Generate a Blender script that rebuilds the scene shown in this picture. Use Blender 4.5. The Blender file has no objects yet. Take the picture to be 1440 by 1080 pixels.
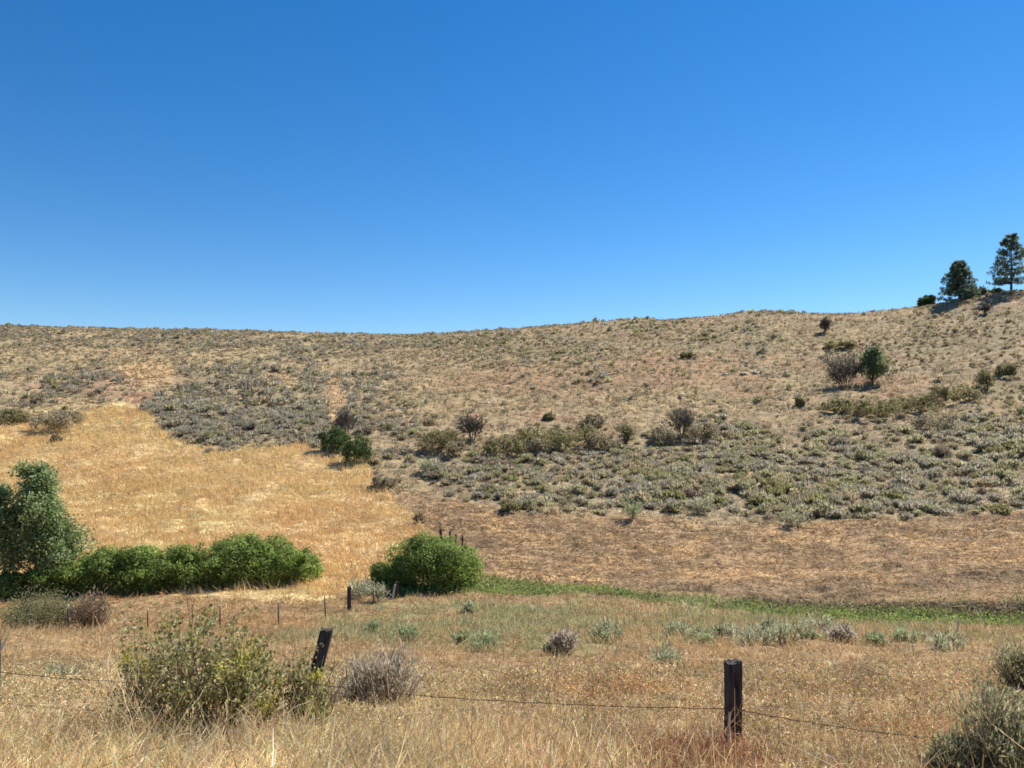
import bpy, math
import numpy as np

R = np.random.default_rng(11)
F, CX, YH = 1088.0, 720.0, 590.0            # focal length, centre column and eye-level row of the 1440 px photograph
scene = bpy.context.scene
C = scene.collection

# ------------------------------------------------------------------ noise
def _hash(ix, iy, s):
    h = (ix.astype(np.int64) * 374761393 + iy.astype(np.int64) * 668265263 + s * 974634777) & 0x7fffffff
    h = ((h ^ (h >> 13)) * 1274126177) & 0x7fffffff
    h = h ^ (h >> 16)
    return (h & 0xffff) / 65535.0

def vnoise(x, y, s=0):
    ix, iy = np.floor(x), np.floor(y)
    fx, fy = x - ix, y - iy
    fx = fx * fx * fx * (fx * (fx * 6 - 15) + 10)
    fy = fy * fy * fy * (fy * (fy * 6 - 15) + 10)
    a, b = _hash(ix, iy, s), _hash(ix + 1, iy, s)
    c, d = _hash(ix, iy + 1, s), _hash(ix + 1, iy + 1, s)
    return (a + (b - a) * fx) * (1 - fy) + (c + (d - c) * fx) * fy

def fbm(x, y, s=0, o=3):
    t, a, n = 0, 1.0, 0
    for k in range(o):
        t = t + a * vnoise(x * 2 ** k + 17.3 * k, y * 2 ** k - 9.1 * k, s + k)
        n += a
        a *= .5
    return t / n

def sstep(a, b, x):
    t = np.clip((x - a) / (b - a), 0, 1)
    return t * t * (3 - 2 * t)

# ------------------------------------------------------------------ the lie of the land (metres; eye at the origin)
def zy(Y, y):
    return -(y - YH) / F * Y

near = [(-40, -1.5), (-12, -1.55), (0, -1.6), (3, -2.15), (6, -2.95), (8, -3.48), (11, -4.05), (15, -4.72), (20, -5.62)]
cols = {
    0:    [(26, -7.2), (30, -7.95), (34, -8.35), (38, -8.45), (42, -8.2), (46, -7.75), (55, -6.9), (70, zy(70, 662)), (90, zy(90, 592)), (120, zy(120, 532)), (160, zy(160, 485)), (205, zy(205, 460)), (225, 25), (300, 15), (700, -20), (1700, -60)],
    200:  [(26, -7.2), (30, -8.0), (34, -8.35), (38, -8.4), (42, -8.2), (46, -7.8), (55, -7.0), (70, zy(70, 660)), (90, zy(90, 595)), (120, zy(120, 535)), (160, zy(160, 488)), (205, zy(205, 464)), (225, 24.5), (300, 15), (700, -20), (1700, -60)],
    400:  [(26, -7.2), (30, -8.0), (34, -8.35), (38, -8.45), (42, -8.25), (46, -7.85), (55, -7.0), (70, zy(70, 660)), (90, zy(90, 594)), (120, zy(120, 535)), (160, zy(160, 490)), (205, zy(205, 468)), (225, 23.8), (300, 15), (700, -20), (1700, -60)],
    560:  [(26, -7.1), (30, -7.9), (34, -8.3), (38, -8.5), (42, -8.4), (48, -7.95), (55, -7.05), (70, zy(70, 658)), (90, zy(90, 591)), (120, zy(120, 533)), (150, zy(150, 498)), (205, zy(205, 472)), (225, 23), (300, 14), (700, -20), (1700, -60)],
    700:  [(26, -6.95), (30, -7.6), (34, -8.15), (37.5, -8.45), (40, -8.3), (46, zy(46, 775)), (55, zy(55, 722)), (70, zy(70, 655)), (90, zy(90, 585)), (120, zy(120, 528)), (150, zy(150, 492)), (195, zy(195, 465)), (215, 23), (300, 12), (700, -20), (1700, -60)],
    900:  [(26, -6.9), (30, -7.65), (33.5, -8.25), (36, -8.45), (38.5, -8.1), (46, zy(46, 772)), (55, zy(55, 722)), (70, zy(70, 655)), (90, zy(90, 580)), (118, zy(118, 520)), (145, zy(145, 482)), (180, zy(180, 451)), (200, 23.5), (300, 12), (700, -20), (1700, -60)],
    1080: [(26, -6.9), (30, -7.75), (32.5, -8.3), (34.3, -8.45), (36, -8.1), (45, zy(45, 777)), (55, zy(55, 722)), (70, zy(70, 652)), (90, zy(90, 578)), (115, zy(115, 518)), (138, zy(138, 478)), (165, zy(165, 441)), (185, 23.3), (300, 10), (700, -20), (1700, -60)],
    1260: [(26, -7.0), (29.5, -7.9), (31.5, -8.3), (33, -8.4), (34.3, -7.95), (45, zy(45, 768)), (55, zy(55, 708)), (70, zy(70, 637)), (90, zy(90, 560)), (115, zy(115, 497)), (135, zy(135, 458)), (150, zy(150, 437)), (170, 21.8), (300, 8), (700, -20), (1700, -60)],
    1360: [(26, -7.05), (29, -8.0), (30.5, -8.3), (32.2, -8.4), (33.2, -7.8), (45, zy(45, 760)), (55, zy(55, 698)), (70, zy(70, 626)), (90, zy(90, 547)), (115, zy(115, 480)), (132, zy(132, 438)), (142, zy(142, 421)), (160, 22.4), (300, 8), (700, -20), (1700, -60)],
    1440: [(26, -7.1), (28.5, -8.0), (30, -8.35), (31.8, -8.4), (32.8, -7.75), (45, zy(45, 754)), (55, zy(55, 690)), (70, zy(70, 617)), (90, zy(90, 537)), (115, zy(115, 464)), (130, zy(130, 420)), (139, zy(139, 407)), (155, 23.8), (300, 8), (700, -20), (1700, -60)],
}
YS = np.concatenate([np.linspace(-40, 0, 21), np.linspace(.5, 60, 240), np.linspace(60.5, 230, 340), np.linspace(235, 1700, 200)])

def pchip(x, y, q):
    x, y = np.array(x, float), np.array(y, float)
    h = np.diff(x); d = np.diff(y) / h
    m = np.zeros(len(x)); m[0], m[-1] = d[0], d[-1]
    for i in range(1, len(x) - 1):
        if d[i - 1] * d[i] > 0:
            w1, w2 = 2 * h[i] + h[i - 1], h[i] + 2 * h[i - 1]
            m[i] = (w1 + w2) / (w1 / d[i - 1] + w2 / d[i])
    k = np.clip(np.searchsorted(x, q) - 1, 0, len(x) - 2)
    t = (q - x[k]) / h[k]
    return ((1 + 2 * t) * (1 - t) ** 2 * y[k] + t * (1 - t) ** 2 * h[k] * m[k] + t * t * (3 - 2 * t) * y[k + 1] + t * t * (t - 1) * h[k] * m[k + 1])

_cx = np.array(sorted(cols))
_prof = np.array([pchip([p[0] for p in near + cols[c]], [p[1] for p in near + cols[c]], YS) for c in _cx])
CG = np.linspace(0, 1440, 145)
TAB = np.array([pchip(_cx, _prof[:, j], CG) for j in range(len(YS))]).T        # columns x distances
for _ in range(4):                                                            # soften the joins between the profiles
    P_ = np.pad(TAB, ((1, 1), (0, 0)), mode='edge')
    TAB = (P_[:-2] + 2 * TAB + P_[2:]) / 4

def H0(X, Y):
    c = CX + F * X / np.maximum(Y, 4.0)
    u = np.clip(c / 10.0, 0, 143.999)
    k = np.clip(np.searchsorted(YS, Y) - 1, 0, len(YS) - 2)
    t = np.clip((Y - YS[k]) / (YS[k + 1] - YS[k]), 0, 1)
    i = u.astype(int); f = u - i
    a = TAB[i, k] * (1 - f) + TAB[i + 1, k] * f
    b = TAB[i, k + 1] * (1 - f) + TAB[i + 1, k + 1] * f
    return a * (1 - t) + b * t

def pix(X, Y, Z):
    Yc = np.maximum(Y, .5)
    return CX + F * X / Yc, YH - F * Z / Yc

# ------------------------------------------------------------------ what grows where (outlines given on the ground as it lies in the photograph)
def poly(px, py, pts, soft):
    pts = np.array(pts, float)
    inside = np.zeros(px.shape, bool); dist = np.full(px.shape, 1e9)
    n = len(pts)
    for i in range(n):
        (x0, y0), (x1, y1) = pts[i], pts[(i + 1) % n]
        if y0 != y1:
            cr = ((y0 > py) != (y1 > py)) & (px < (x1 - x0) * (py - y0) / (y1 - y0) + x0)
            inside ^= cr
        ex, ey = x1 - x0, y1 - y0
        t = np.clip(((px - x0) * ex + (py - y0) * ey) / (ex * ex + ey * ey + 1e-9), 0, 1)
        dist = np.minimum(dist, np.hypot(px - x0 - t * ex, py - y0 - t * ey))
    return sstep(-soft, soft, np.where(inside, dist, -dist))

def ell(px, py, cx, cy, rx, ry, soft=.35):
    return 1 - sstep(1 - soft, 1 + soft, np.hypot((px - cx) / rx, (py - cy) / ry))

GOLD = [(-700, 602), (0, 602), (60, 592), (130, 578), (165, 566), (198, 574), (255, 626), (300, 634), (345, 630), (425, 620), (450, 634), (520, 652), (548, 690), (580, 718), (612, 757), (560, 800), (470, 838), (-700, 848)]
MOWN = [(528, 650), (570, 690), (640, 705), (700, 717), (880, 727), (1120, 741), (1440, 716), (2200, 700), (2200, 880), (1440, 866), (1200, 858), (1000, 845), (850, 832), (690, 818), (640, 812), (600, 790), (612, 757), (580, 718)]
CREEK = [(560, 832), (640, 815), (690, 814), (850, 830), (1000, 844), (1200, 856), (1440, 864), (2200, 885), (2200, 910), (1440, 886), (1300, 878), (1100, 868), (900, 848), (800, 838), (690, 834), (560, 845)]
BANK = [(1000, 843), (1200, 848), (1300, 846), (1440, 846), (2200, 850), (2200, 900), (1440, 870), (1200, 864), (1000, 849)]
LUSH = [(640, 838), (900, 852), (1100, 872), (1440, 888), (2200, 905), (2200, 940), (1440, 915), (1200, 906), (900, 912), (640, 905), (500, 895), (400, 885), (480, 850)]
SAGE = [
    ([(188, 572), (262, 630), (345, 628), (430, 604), (500, 577), (480, 525), (340, 502), (270, 510), (235, 545)], .97, 8),
    ([(-400, 498), (120, 503), (230, 545), (192, 570), (90, 566), (-400, 566)], .74, 10),
    ([(200, 475), (420, 472), (540, 495), (560, 560), (500, 577), (480, 525), (340, 500), (220, 505)], .62, 8),
    ([(-400, 455), (440, 462), (440, 482), (200, 490), (-400, 498)], .62, 6),
    ([(556, 655), (620, 692), (700, 714), (880, 724), (1120, 737), (1440, 714), (2200, 700), (2200, 560), (1440, 578), (1250, 592), (1130, 600), (1000, 588), (880, 605), (800, 632), (690, 640)], .97, 10),
    ([(620, 502), (700, 480), (800, 470), (870, 460), (860, 495), (740, 507), (640, 514)], .55, 8),
    ([(925, 480), (1000, 455), (1075, 452), (1105, 470), (1085, 500), (960, 497)], .85, 8),
    ([(780, 528), (850, 523), (858, 546), (790, 546)], .8, 6),
    ([(1180, 470), (1290, 440), (1440, 424), (2200, 424), (2200, 570), (1440, 585), (1300, 570), (1250, 520)], .56, 14),
    ([(560, 590), (700, 575), (900, 585), (1000, 575), (1120, 560), (1150, 600), (1000, 612), (880, 612), (700, 650), (570, 650)], .36, 12),
    ([(430, 500), (560, 500), (610, 590), (540, 640), (470, 600)], .34, 12),
    ([(1340, 478), (1470, 440), (1470, 560), (1340, 560)], .3, 14),
]

def warp(X, Y, px, py, amt=1.0):
    s = np.clip(F / np.maximum(Y, 5), 3, 40) * amt
    return px + (fbm(X * .22, Y * .22, 31, 4) - .5) * s * 6.5, py + (fbm(X * .22, Y * .14, 47, 4) - .5) * s * 2.2

def masks(X, Y, Z):
    px, py = pix(X, Y, Z)
    wx, wy = warp(X, Y, px, py)
    far = sstep(33, 37, Y)
    gx, gy = px + (wx - px) * .4, py + (wy - py) * .5
    g = poly(gx, gy, GOLD, 5) * far
    m = poly(gx, gy, MOWN, 5) * far
    c = poly(px + (wx - px) * .5, py + (wy - py) * .25, CREEK, 4) * sstep(27, 28.5, Y) * (1 - sstep(46, 50, Y))
    lush = poly(wx, wy, LUSH, 14) * (1 - far) * sstep(10, 14, Y)
    dr = fbm(X * .075, Y * .035, 321, 3)
    s = (.13 + .50 * sstep(.45, .58, dr)) * (1 - .65 * ell(wx, wy, 880, 535, 230, 40)) * (1 - .6 * ell(wx, wy, 640, 560, 110, 40)) * (1 - .6 * ell(wx, wy, 1120, 480, 70, 40))
    for pts, amp, soft in SAGE:
        s = np.maximum(s, amp * poly(wx, wy, pts, soft * 1.8) * (.66 + .34 * sstep(.32, .55, dr)))
    s = s * (1 - ell(wx, wy, 205, 523, 42, 14)) * (1 - .8 * ell(wx, wy, 395, 532, 34, 9)) * (1 - .8 * ell(wx, wy, 1250, 535, 60, 10))
    s = s * (1 - g) * (1 - m) * sstep(46, 52, Y) * (1 - .9 * ell(px, py, 471, 560, 11, 34))
    return px, py, g, m, c, lush, s

# ------------------------------------------------------------------ materials
def nodes(name):
    m = bpy.data.materials.new(name); m.use_nodes = True
    nt = m.node_tree; nt.nodes.clear()
    return m, nt.nodes, nt.links

def N(ns, t, **kw):
    n = ns.new(t)
    for k, v in kw.items():
        setattr(n, k, v)
    return n

def plant_mat(name, trans=.3, rough=.75, spec=.15):
    m, ns, ln = nodes(name)
    out = N(ns, 'ShaderNodeOutputMaterial'); at = N(ns, 'ShaderNodeAttribute', attribute_name='col'); oi = N(ns, 'ShaderNodeObjectInfo')
    mul = N(ns, 'ShaderNodeMix', data_type='RGBA', blend_type='MULTIPLY'); mul.inputs[0].default_value = 1
    ln.new(at.outputs['Color'], mul.inputs[6]); ln.new(oi.outputs['Color'], mul.inputs[7])
    p = N(ns, 'ShaderNodeBsdfPrincipled'); p.inputs['Roughness'].default_value = rough; p.inputs['Specular IOR Level'].default_value = spec
    ln.new(mul.outputs[2], p.inputs['Base Color'])
    if trans:
        t = N(ns, 'ShaderNodeBsdfTranslucent'); ln.new(mul.outputs[2], t.inputs[0])
        x = N(ns, 'ShaderNodeMixShader'); x.inputs[0].default_value = trans
        ln.new(p.outputs[0], x.inputs[1]); ln.new(t.outputs[0], x.inputs[2]); ln.new(x.outputs[0], out.inputs[0])
    else:
        ln.new(p.outputs[0], out.inputs[0])
    return m

LEAF = plant_mat('leaf', .5)
STRAW = plant_mat('straw', .28, .6, .25)
SAGEM = plant_mat('sage_leaf', .5, .85, .1)
TWIG = plant_mat('twig', 0, .85, .15)

def wood_mat(name, dark, light):
    m, ns, ln = nodes(name)
    out = N(ns, 'ShaderNodeOutputMaterial'); tc = N(ns, 'ShaderNodeTexCoord'); mp = N(ns, 'ShaderNodeMapping')
    mp.inputs['Scale'].default_value = (38, 38, 2.2)
    nz = N(ns, 'ShaderNodeTexNoise'); nz.inputs['Scale'].default_value = 1.6; nz.inputs['Detail'].default_value = 7
    cr = N(ns, 'ShaderNodeValToRGB'); cr.color_ramp.elements[0].position = .3; cr.color_ramp.elements[1].position = .75
    cr.color_ramp.elements[0].color = (*dark, 1); cr.color_ramp.elements[1].color = (*light, 1)
    p = N(ns, 'ShaderNodeBsdfPrincipled'); p.inputs['Roughness'].default_value = .9; p.inputs['Specular IOR Level'].default_value = .15
    bp = N(ns, 'ShaderNodeBump'); bp.inputs['Strength'].default_value = .6; bp.inputs['Distance'].default_value = .01
    ln.new(tc.outputs['Object'], mp.inputs[0]); ln.new(mp.outputs[0], nz.inputs['Vector']); ln.new(nz.outputs[0], cr.inputs[0]); ln.new(cr.outputs[0], p.inputs['Base Color'])
    ln.new(nz.outputs[0], bp.inputs['Height']); ln.new(bp.outputs[0], p.inputs['Normal']); ln.new(p.outputs[0], out.inputs[0])
    return m

OLDWOOD = wood_mat('weathered_dark_wood', (.012, .010, .009), (.12, .105, .095))
GREYWOOD = wood_mat('bleached_wood', (.38, .35, .3), (.68, .64, .58))

def plain_mat(name, a, b, scale, rough, metal=0.):
    m, ns, ln = nodes(name)
    out = N(ns, 'ShaderNodeOutputMaterial'); tc = N(ns, 'ShaderNodeTexCoord'); nz = N(ns, 'ShaderNodeTexNoise')
    nz.inputs['Scale'].default_value = scale; nz.inputs['Detail'].default_value = 5
    cr = N(ns, 'ShaderNodeValToRGB'); cr.color_ramp.elements[0].color = (*a, 1); cr.color_ramp.elements[1].color = (*b, 1)
    cr.color_ramp.elements[0].position = .35; cr.color_ramp.elements[1].position = .65
    p = N(ns, 'ShaderNodeBsdfPrincipled'); p.inputs['Roughness'].default_value = rough; p.inputs['Metallic'].default_value = metal
    ln.new(tc.outputs['Object'], nz.inputs['Vector']); ln.new(nz.outputs[0], cr.inputs[0]); ln.new(cr.outputs[0], p.inputs['Base Color']); ln.new(p.outputs[0], out.inputs[0])
    return m

STEEL = plain_mat('painted_steel', (.018, .016, .014), (.045, .03, .022), 30, .6)
TIPPAINT = plain_mat('faded_white_paint', (.5, .44, .42), (.68, .62, .6), 25, .6)
RUST = plain_mat('rusty_wire', (.035, .022, .016), (.10, .06, .04), 60, .8, .4)
ROCK = plain_mat('pale_rock', (.30, .26, .2), (.52, .47, .4), 6, .9)

def ground_mat():
    m, ns, ln = nodes('dry_ground')
    out = N(ns, 'ShaderNodeOutputMaterial'); at = N(ns, 'ShaderNodeAttribute', attribute_name='col'); tc = N(ns, 'ShaderNodeTexCoord')
    p = N(ns, 'ShaderNodeBsdfPrincipled'); p.inputs['Roughness'].default_value = .95; p.inputs['Specular IOR Level'].default_value = .1
    prev = at.outputs['Color']
    for sc, lo, hi, st in ((2.2, .55, 1.45, .9), (11, .5, 1.5, .9), (.35, .75, 1.25, .7)):
        mp = N(ns, 'ShaderNodeMapping'); mp.inputs['Scale'].default_value = (sc * .6, sc * 1.2, sc)
        nz = N(ns, 'ShaderNodeTexNoise'); nz.inputs['Scale'].default_value = 1; nz.inputs['Detail'].default_value = 4
        mr = N(ns, 'ShaderNodeMapRange'); mr.inputs[1].default_value = .3; mr.inputs[2].default_value = .7; mr.inputs[3].default_value = lo; mr.inputs[4].default_value = hi
        mx = N(ns, 'ShaderNodeMix', data_type='RGBA', blend_type='MULTIPLY'); mx.inputs[0].default_value = st
        ln.new(tc.outputs['Object'], mp.inputs[0]); ln.new(mp.outputs[0], nz.inputs['Vector']); ln.new(nz.outputs[0], mr.inputs[0])
        ln.new(prev, mx.inputs[6]); ln.new(mr.outputs[0], mx.inputs[7]); prev = mx.outputs[2]
    ln.new(prev, p.inputs['Base Color'])
    nz = N(ns, 'ShaderNodeTexNoise'); nz.inputs['Scale'].default_value = 7; nz.inputs['Detail'].default_value = 6
    bp = N(ns, 'ShaderNodeBump'); bp.inputs['Strength'].default_value = .7; bp.inputs['Distance'].default_value = .06
    ln.new(tc.outputs['Object'], nz.inputs['Vector']); ln.new(nz.outputs[0], bp.inputs['Height']); ln.new(bp.outputs[0], p.inputs['Normal'])
    ln.new(p.outputs[0], out.inputs[0])
    return m

# ------------------------------------------------------------------ mesh building
class Buf:
    """Collects points and faces; build() links them as ONE mesh object."""
    def __init__(s):
        s.v, s.f, s.c, s.n = [], [], [], 0
    def add(s, v, f, c):
        v = np.asarray(v, np.float32).reshape(-1, 3); f = np.asarray(f, np.int32)
        c = np.asarray(c, np.float32)
        if c.ndim == 1:
            c = np.tile(c, (len(v), 1))
        s.v.append(v); s.f.append(f + s.n); s.c.append(c); s.n += len(v)
    def arrays(s):
        return np.concatenate(s.v), s.f, np.concatenate(s.c)
    def build(s, name, mat, parent=None, smooth=False):
        me = bpy.data.meshes.new(name)
        v = np.concatenate(s.v); c = np.concatenate(s.c)
        sizes = np.concatenate([np.full(len(f), f.shape[1], np.int32) for f in s.f]); idx = np.concatenate([f.ravel() for f in s.f])
        me.vertices.add(len(v)); me.vertices.foreach_set('co', v.ravel())
        me.loops.add(len(idx)); me.loops.foreach_set('vertex_index', idx)
        me.polygons.add(len(sizes))
        st = np.zeros(len(sizes), np.int32); st[1:] = np.cumsum(sizes)[:-1]
        me.polygons.foreach_set('loop_start', st)
        if smooth:
            me.polygons.foreach_set('use_smooth', np.ones(len(sizes), bool))
        a = me.attributes.new('col', 'FLOAT_COLOR', 'POINT')
        a.data.foreach_set('color', np.concatenate([c, np.ones((len(c), 1), np.float32)], 1).ravel())
        me.update(calc_edges=True)
        me.materials.append(mat)
        o = bpy.data.objects.new(name, me); C.objects.link(o)
        if parent:
            o.parent = parent
        return o

def unit(v):
    return v / (np.linalg.norm(v, axis=-1, keepdims=True) + 1e-9)

def jit(cols_, n, amt=.16, rng=None):
    """n real-colour variations of a list of base colours"""
    rng = rng or R
    cols_ = np.atleast_2d(np.array(cols_, float))
    c = cols_[rng.integers(0, len(cols_), n)]
    return np.clip(c * (1 + rng.normal(0, amt, (n, 1))) * (1 + rng.normal(0, amt * .35, (n, 3))), .004, .9)

def cards(buf, P, ax, L, Wd, col, rng=None, nrm=None):
    """leaf-shaped diamonds from P along ax"""
    rng = rng or R
    n = len(P); ax = unit(ax)
    sd = unit(np.cross(ax, unit(rng.normal(size=(n, 3))) if nrm is None else nrm))
    L = np.broadcast_to(L, (n,))[:, None]; Wd = np.broadcast_to(Wd, (n,))[:, None]
    v = np.stack([P, P + ax * L * .45 + sd * Wd * .5, P + ax * L, P + ax * L * .45 - sd * Wd * .5], 1)
    f = np.arange(4 * n).reshape(n, 4)
    buf.add(v, f, np.repeat(col, 4, 0))

def blades(buf, P, ax, bend, L, Wd, col, seg=3):
    """bent tapering strips: P + ax*L*t + bend*L*t^2"""
    n = len(P); ax = unit(ax)
    L = np.broadcast_to(L, (n,))[:, None]; Wd = np.broadcast_to(Wd, (n,))[:, None]
    view = np.array([0., 1., .0]); sd = unit(np.cross(ax + bend * .5, view) + R.normal(0, .35, (n, 3)))
    vs = []
    for k in range(seg + 1):
        t = k / seg
        c = P + ax * L * t + bend * L * t * t
        w = Wd * .5 * (1 - .75 * t)
        vs += [c - sd * w, c + sd * w]
    v = np.stack(vs, 1)
    m = 2 * (seg + 1); b = (np.arange(n) * m)[:, None]
    f = np.concatenate([b + np.array([[2 * k, 2 * k + 1, 2 * k + 3, 2 * k + 2]]) for k in range(seg)], 0)
    buf.add(v, f, np.repeat(col, m, 0))

def crinkles(buf, P, d, steps, L, Wd, col, kink=.8):
    """dry kinked stems: a strip that changes direction at every joint"""
    n = len(P); d = unit(d); c = P.copy(); vs = []
    Wd = np.broadcast_to(Wd, (n,))[:, None]; L = np.broadcast_to(L, (n,))[:, None]
    for k in range(steps + 1):
        sd = unit(np.cross(d, np.array([0., 1., 0.]) + R.normal(0, .3, (n, 3))))
        w = Wd * .5 * (1 - .6 * k / steps); vs += [c - sd * w, c + sd * w]
        d = unit(d + R.normal(0, kink, (n, 3))); c = c + d * L
    m = 2 * (steps + 1); b = (np.arange(n) * m)[:, None]
    f = np.concatenate([b + np.array([[2 * k, 2 * k + 1, 2 * k + 3, 2 * k + 2]]) for k in range(steps)], 0)
    buf.add(np.stack(vs, 1), f, np.repeat(col, m, 0))

def tube(buf, pts, rad, sides=5, col=(.1, .08, .06)):
    pts = np.asarray(pts, float); n = len(pts)
    d = unit(np.gradient(pts, axis=0))
    ref = np.array([0, 0, 1.]) if abs(d[:, 2]).mean() < .8 else np.array([1., 0, 0])
    u = unit(np.cross(d, ref)); w = np.cross(d, u)
    a = np.linspace(0, 2 * np.pi, sides, endpoint=False)
    ring = np.cos(a)[None, :, None] * u[:, None, :] + np.sin(a)[None, :, None] * w[:, None, :]
    v = pts[:, None, :] + ring * np.broadcast_to(rad, (n,))[:, None, None]
    i = np.arange(n - 1)[:, None] * sides; j = np.arange(sides)[None, :]; k = (j + 1) % sides
    f = np.stack([i + j, i + k, i + sides + k, i + sides + j], -1).reshape(-1, 4)
    buf.add(v.reshape(-1, 3), f, np.array(col, float))

def grow(buf, p, d, L, r, depth, rng, col, kids=3, spread=.6, up=.15, sides=4, tips=None, shrink=.62, rmin=.004):
    """a branching stem; collects its tips and points along the last twigs"""
    n = 4; pts = [np.array(p, float)]; d = unit(np.array(d, float))
    for k in range(n):
        d = unit(d + rng.normal(0, .16, 3) + np.array([0, 0, up * .35]))
        pts.append(pts[-1] + d * L / n)
    rr = np.linspace(r, max(r * .5, rmin), n + 1)
    tube(buf, pts, rr, sides, np.array(col) * (1 + rng.normal(0, .15)))
    if tips is not None and depth == 0:
        for q in pts[1:]:
            tips.append((q, d))
    if depth > 0:
        for k in range(kids):
            t = rng.uniform(.35, 1.0); q = pts[0] + 0; s = t * n; i = min(int(s), n - 1)
            q = pts[i] + (pts[i + 1] - pts[i]) * (s - i)
            nd = unit(d + rng.normal(0, spread, 3) + np.array([0, 0, up]))
            grow(buf, q, nd, L * shrink * rng.uniform(.75, 1.2), max(rr[i] * .6, rmin), depth - 1, rng, col, kids, spread, up, 3, tips, shrink, rmin)

# ------------------------------------------------------------------ objects, labels
def tag(o, label=None, cat=None, group=None, kind=None):
    if label: o['label'] = label
    if cat: o['category'] = cat
    if group: o['group'] = group
    if kind: o['kind'] = kind
    return o

def empty(name, loc, label, cat, group=None, rz=0):
    o = bpy.data.objects.new(name, None); C.objects.link(o)
    o.location = loc; o.rotation_euler = (0, 0, rz); o.empty_display_size = .2
    return tag(o, label, cat, group)

def H(X, Y):
    X = np.asarray(X, float); Y = np.asarray(Y, float)
    z = H0(X, Y)
    z = z + (fbm(X * .12, Y * .12, 3) - .5) * 1.7 * sstep(60, 100, Y) * (1 - .55 * sstep(110, 140, Y)) + (fbm(X * .45, Y * .45, 5) - .5) * .22 * sstep(6, 20, Y)
    return z

def at(px, py):
    """the point of the ground that lies at this place of the photograph"""
    Y = np.exp(np.linspace(math.log(4.5), math.log(230), 5000)); X = (px - CX) / F * Y
    y = YH - F * H(X, Y) / Y
    k = np.argmax(y <= py) if (y <= py).any() else np.argmin(y)
    return np.array([X[k], Y[k], float(H(X[k], Y[k]))])

def on(px, Y):
    X = (px - CX) / F * Y
    return np.array([X, Y, float(H(X, Y))])

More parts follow.
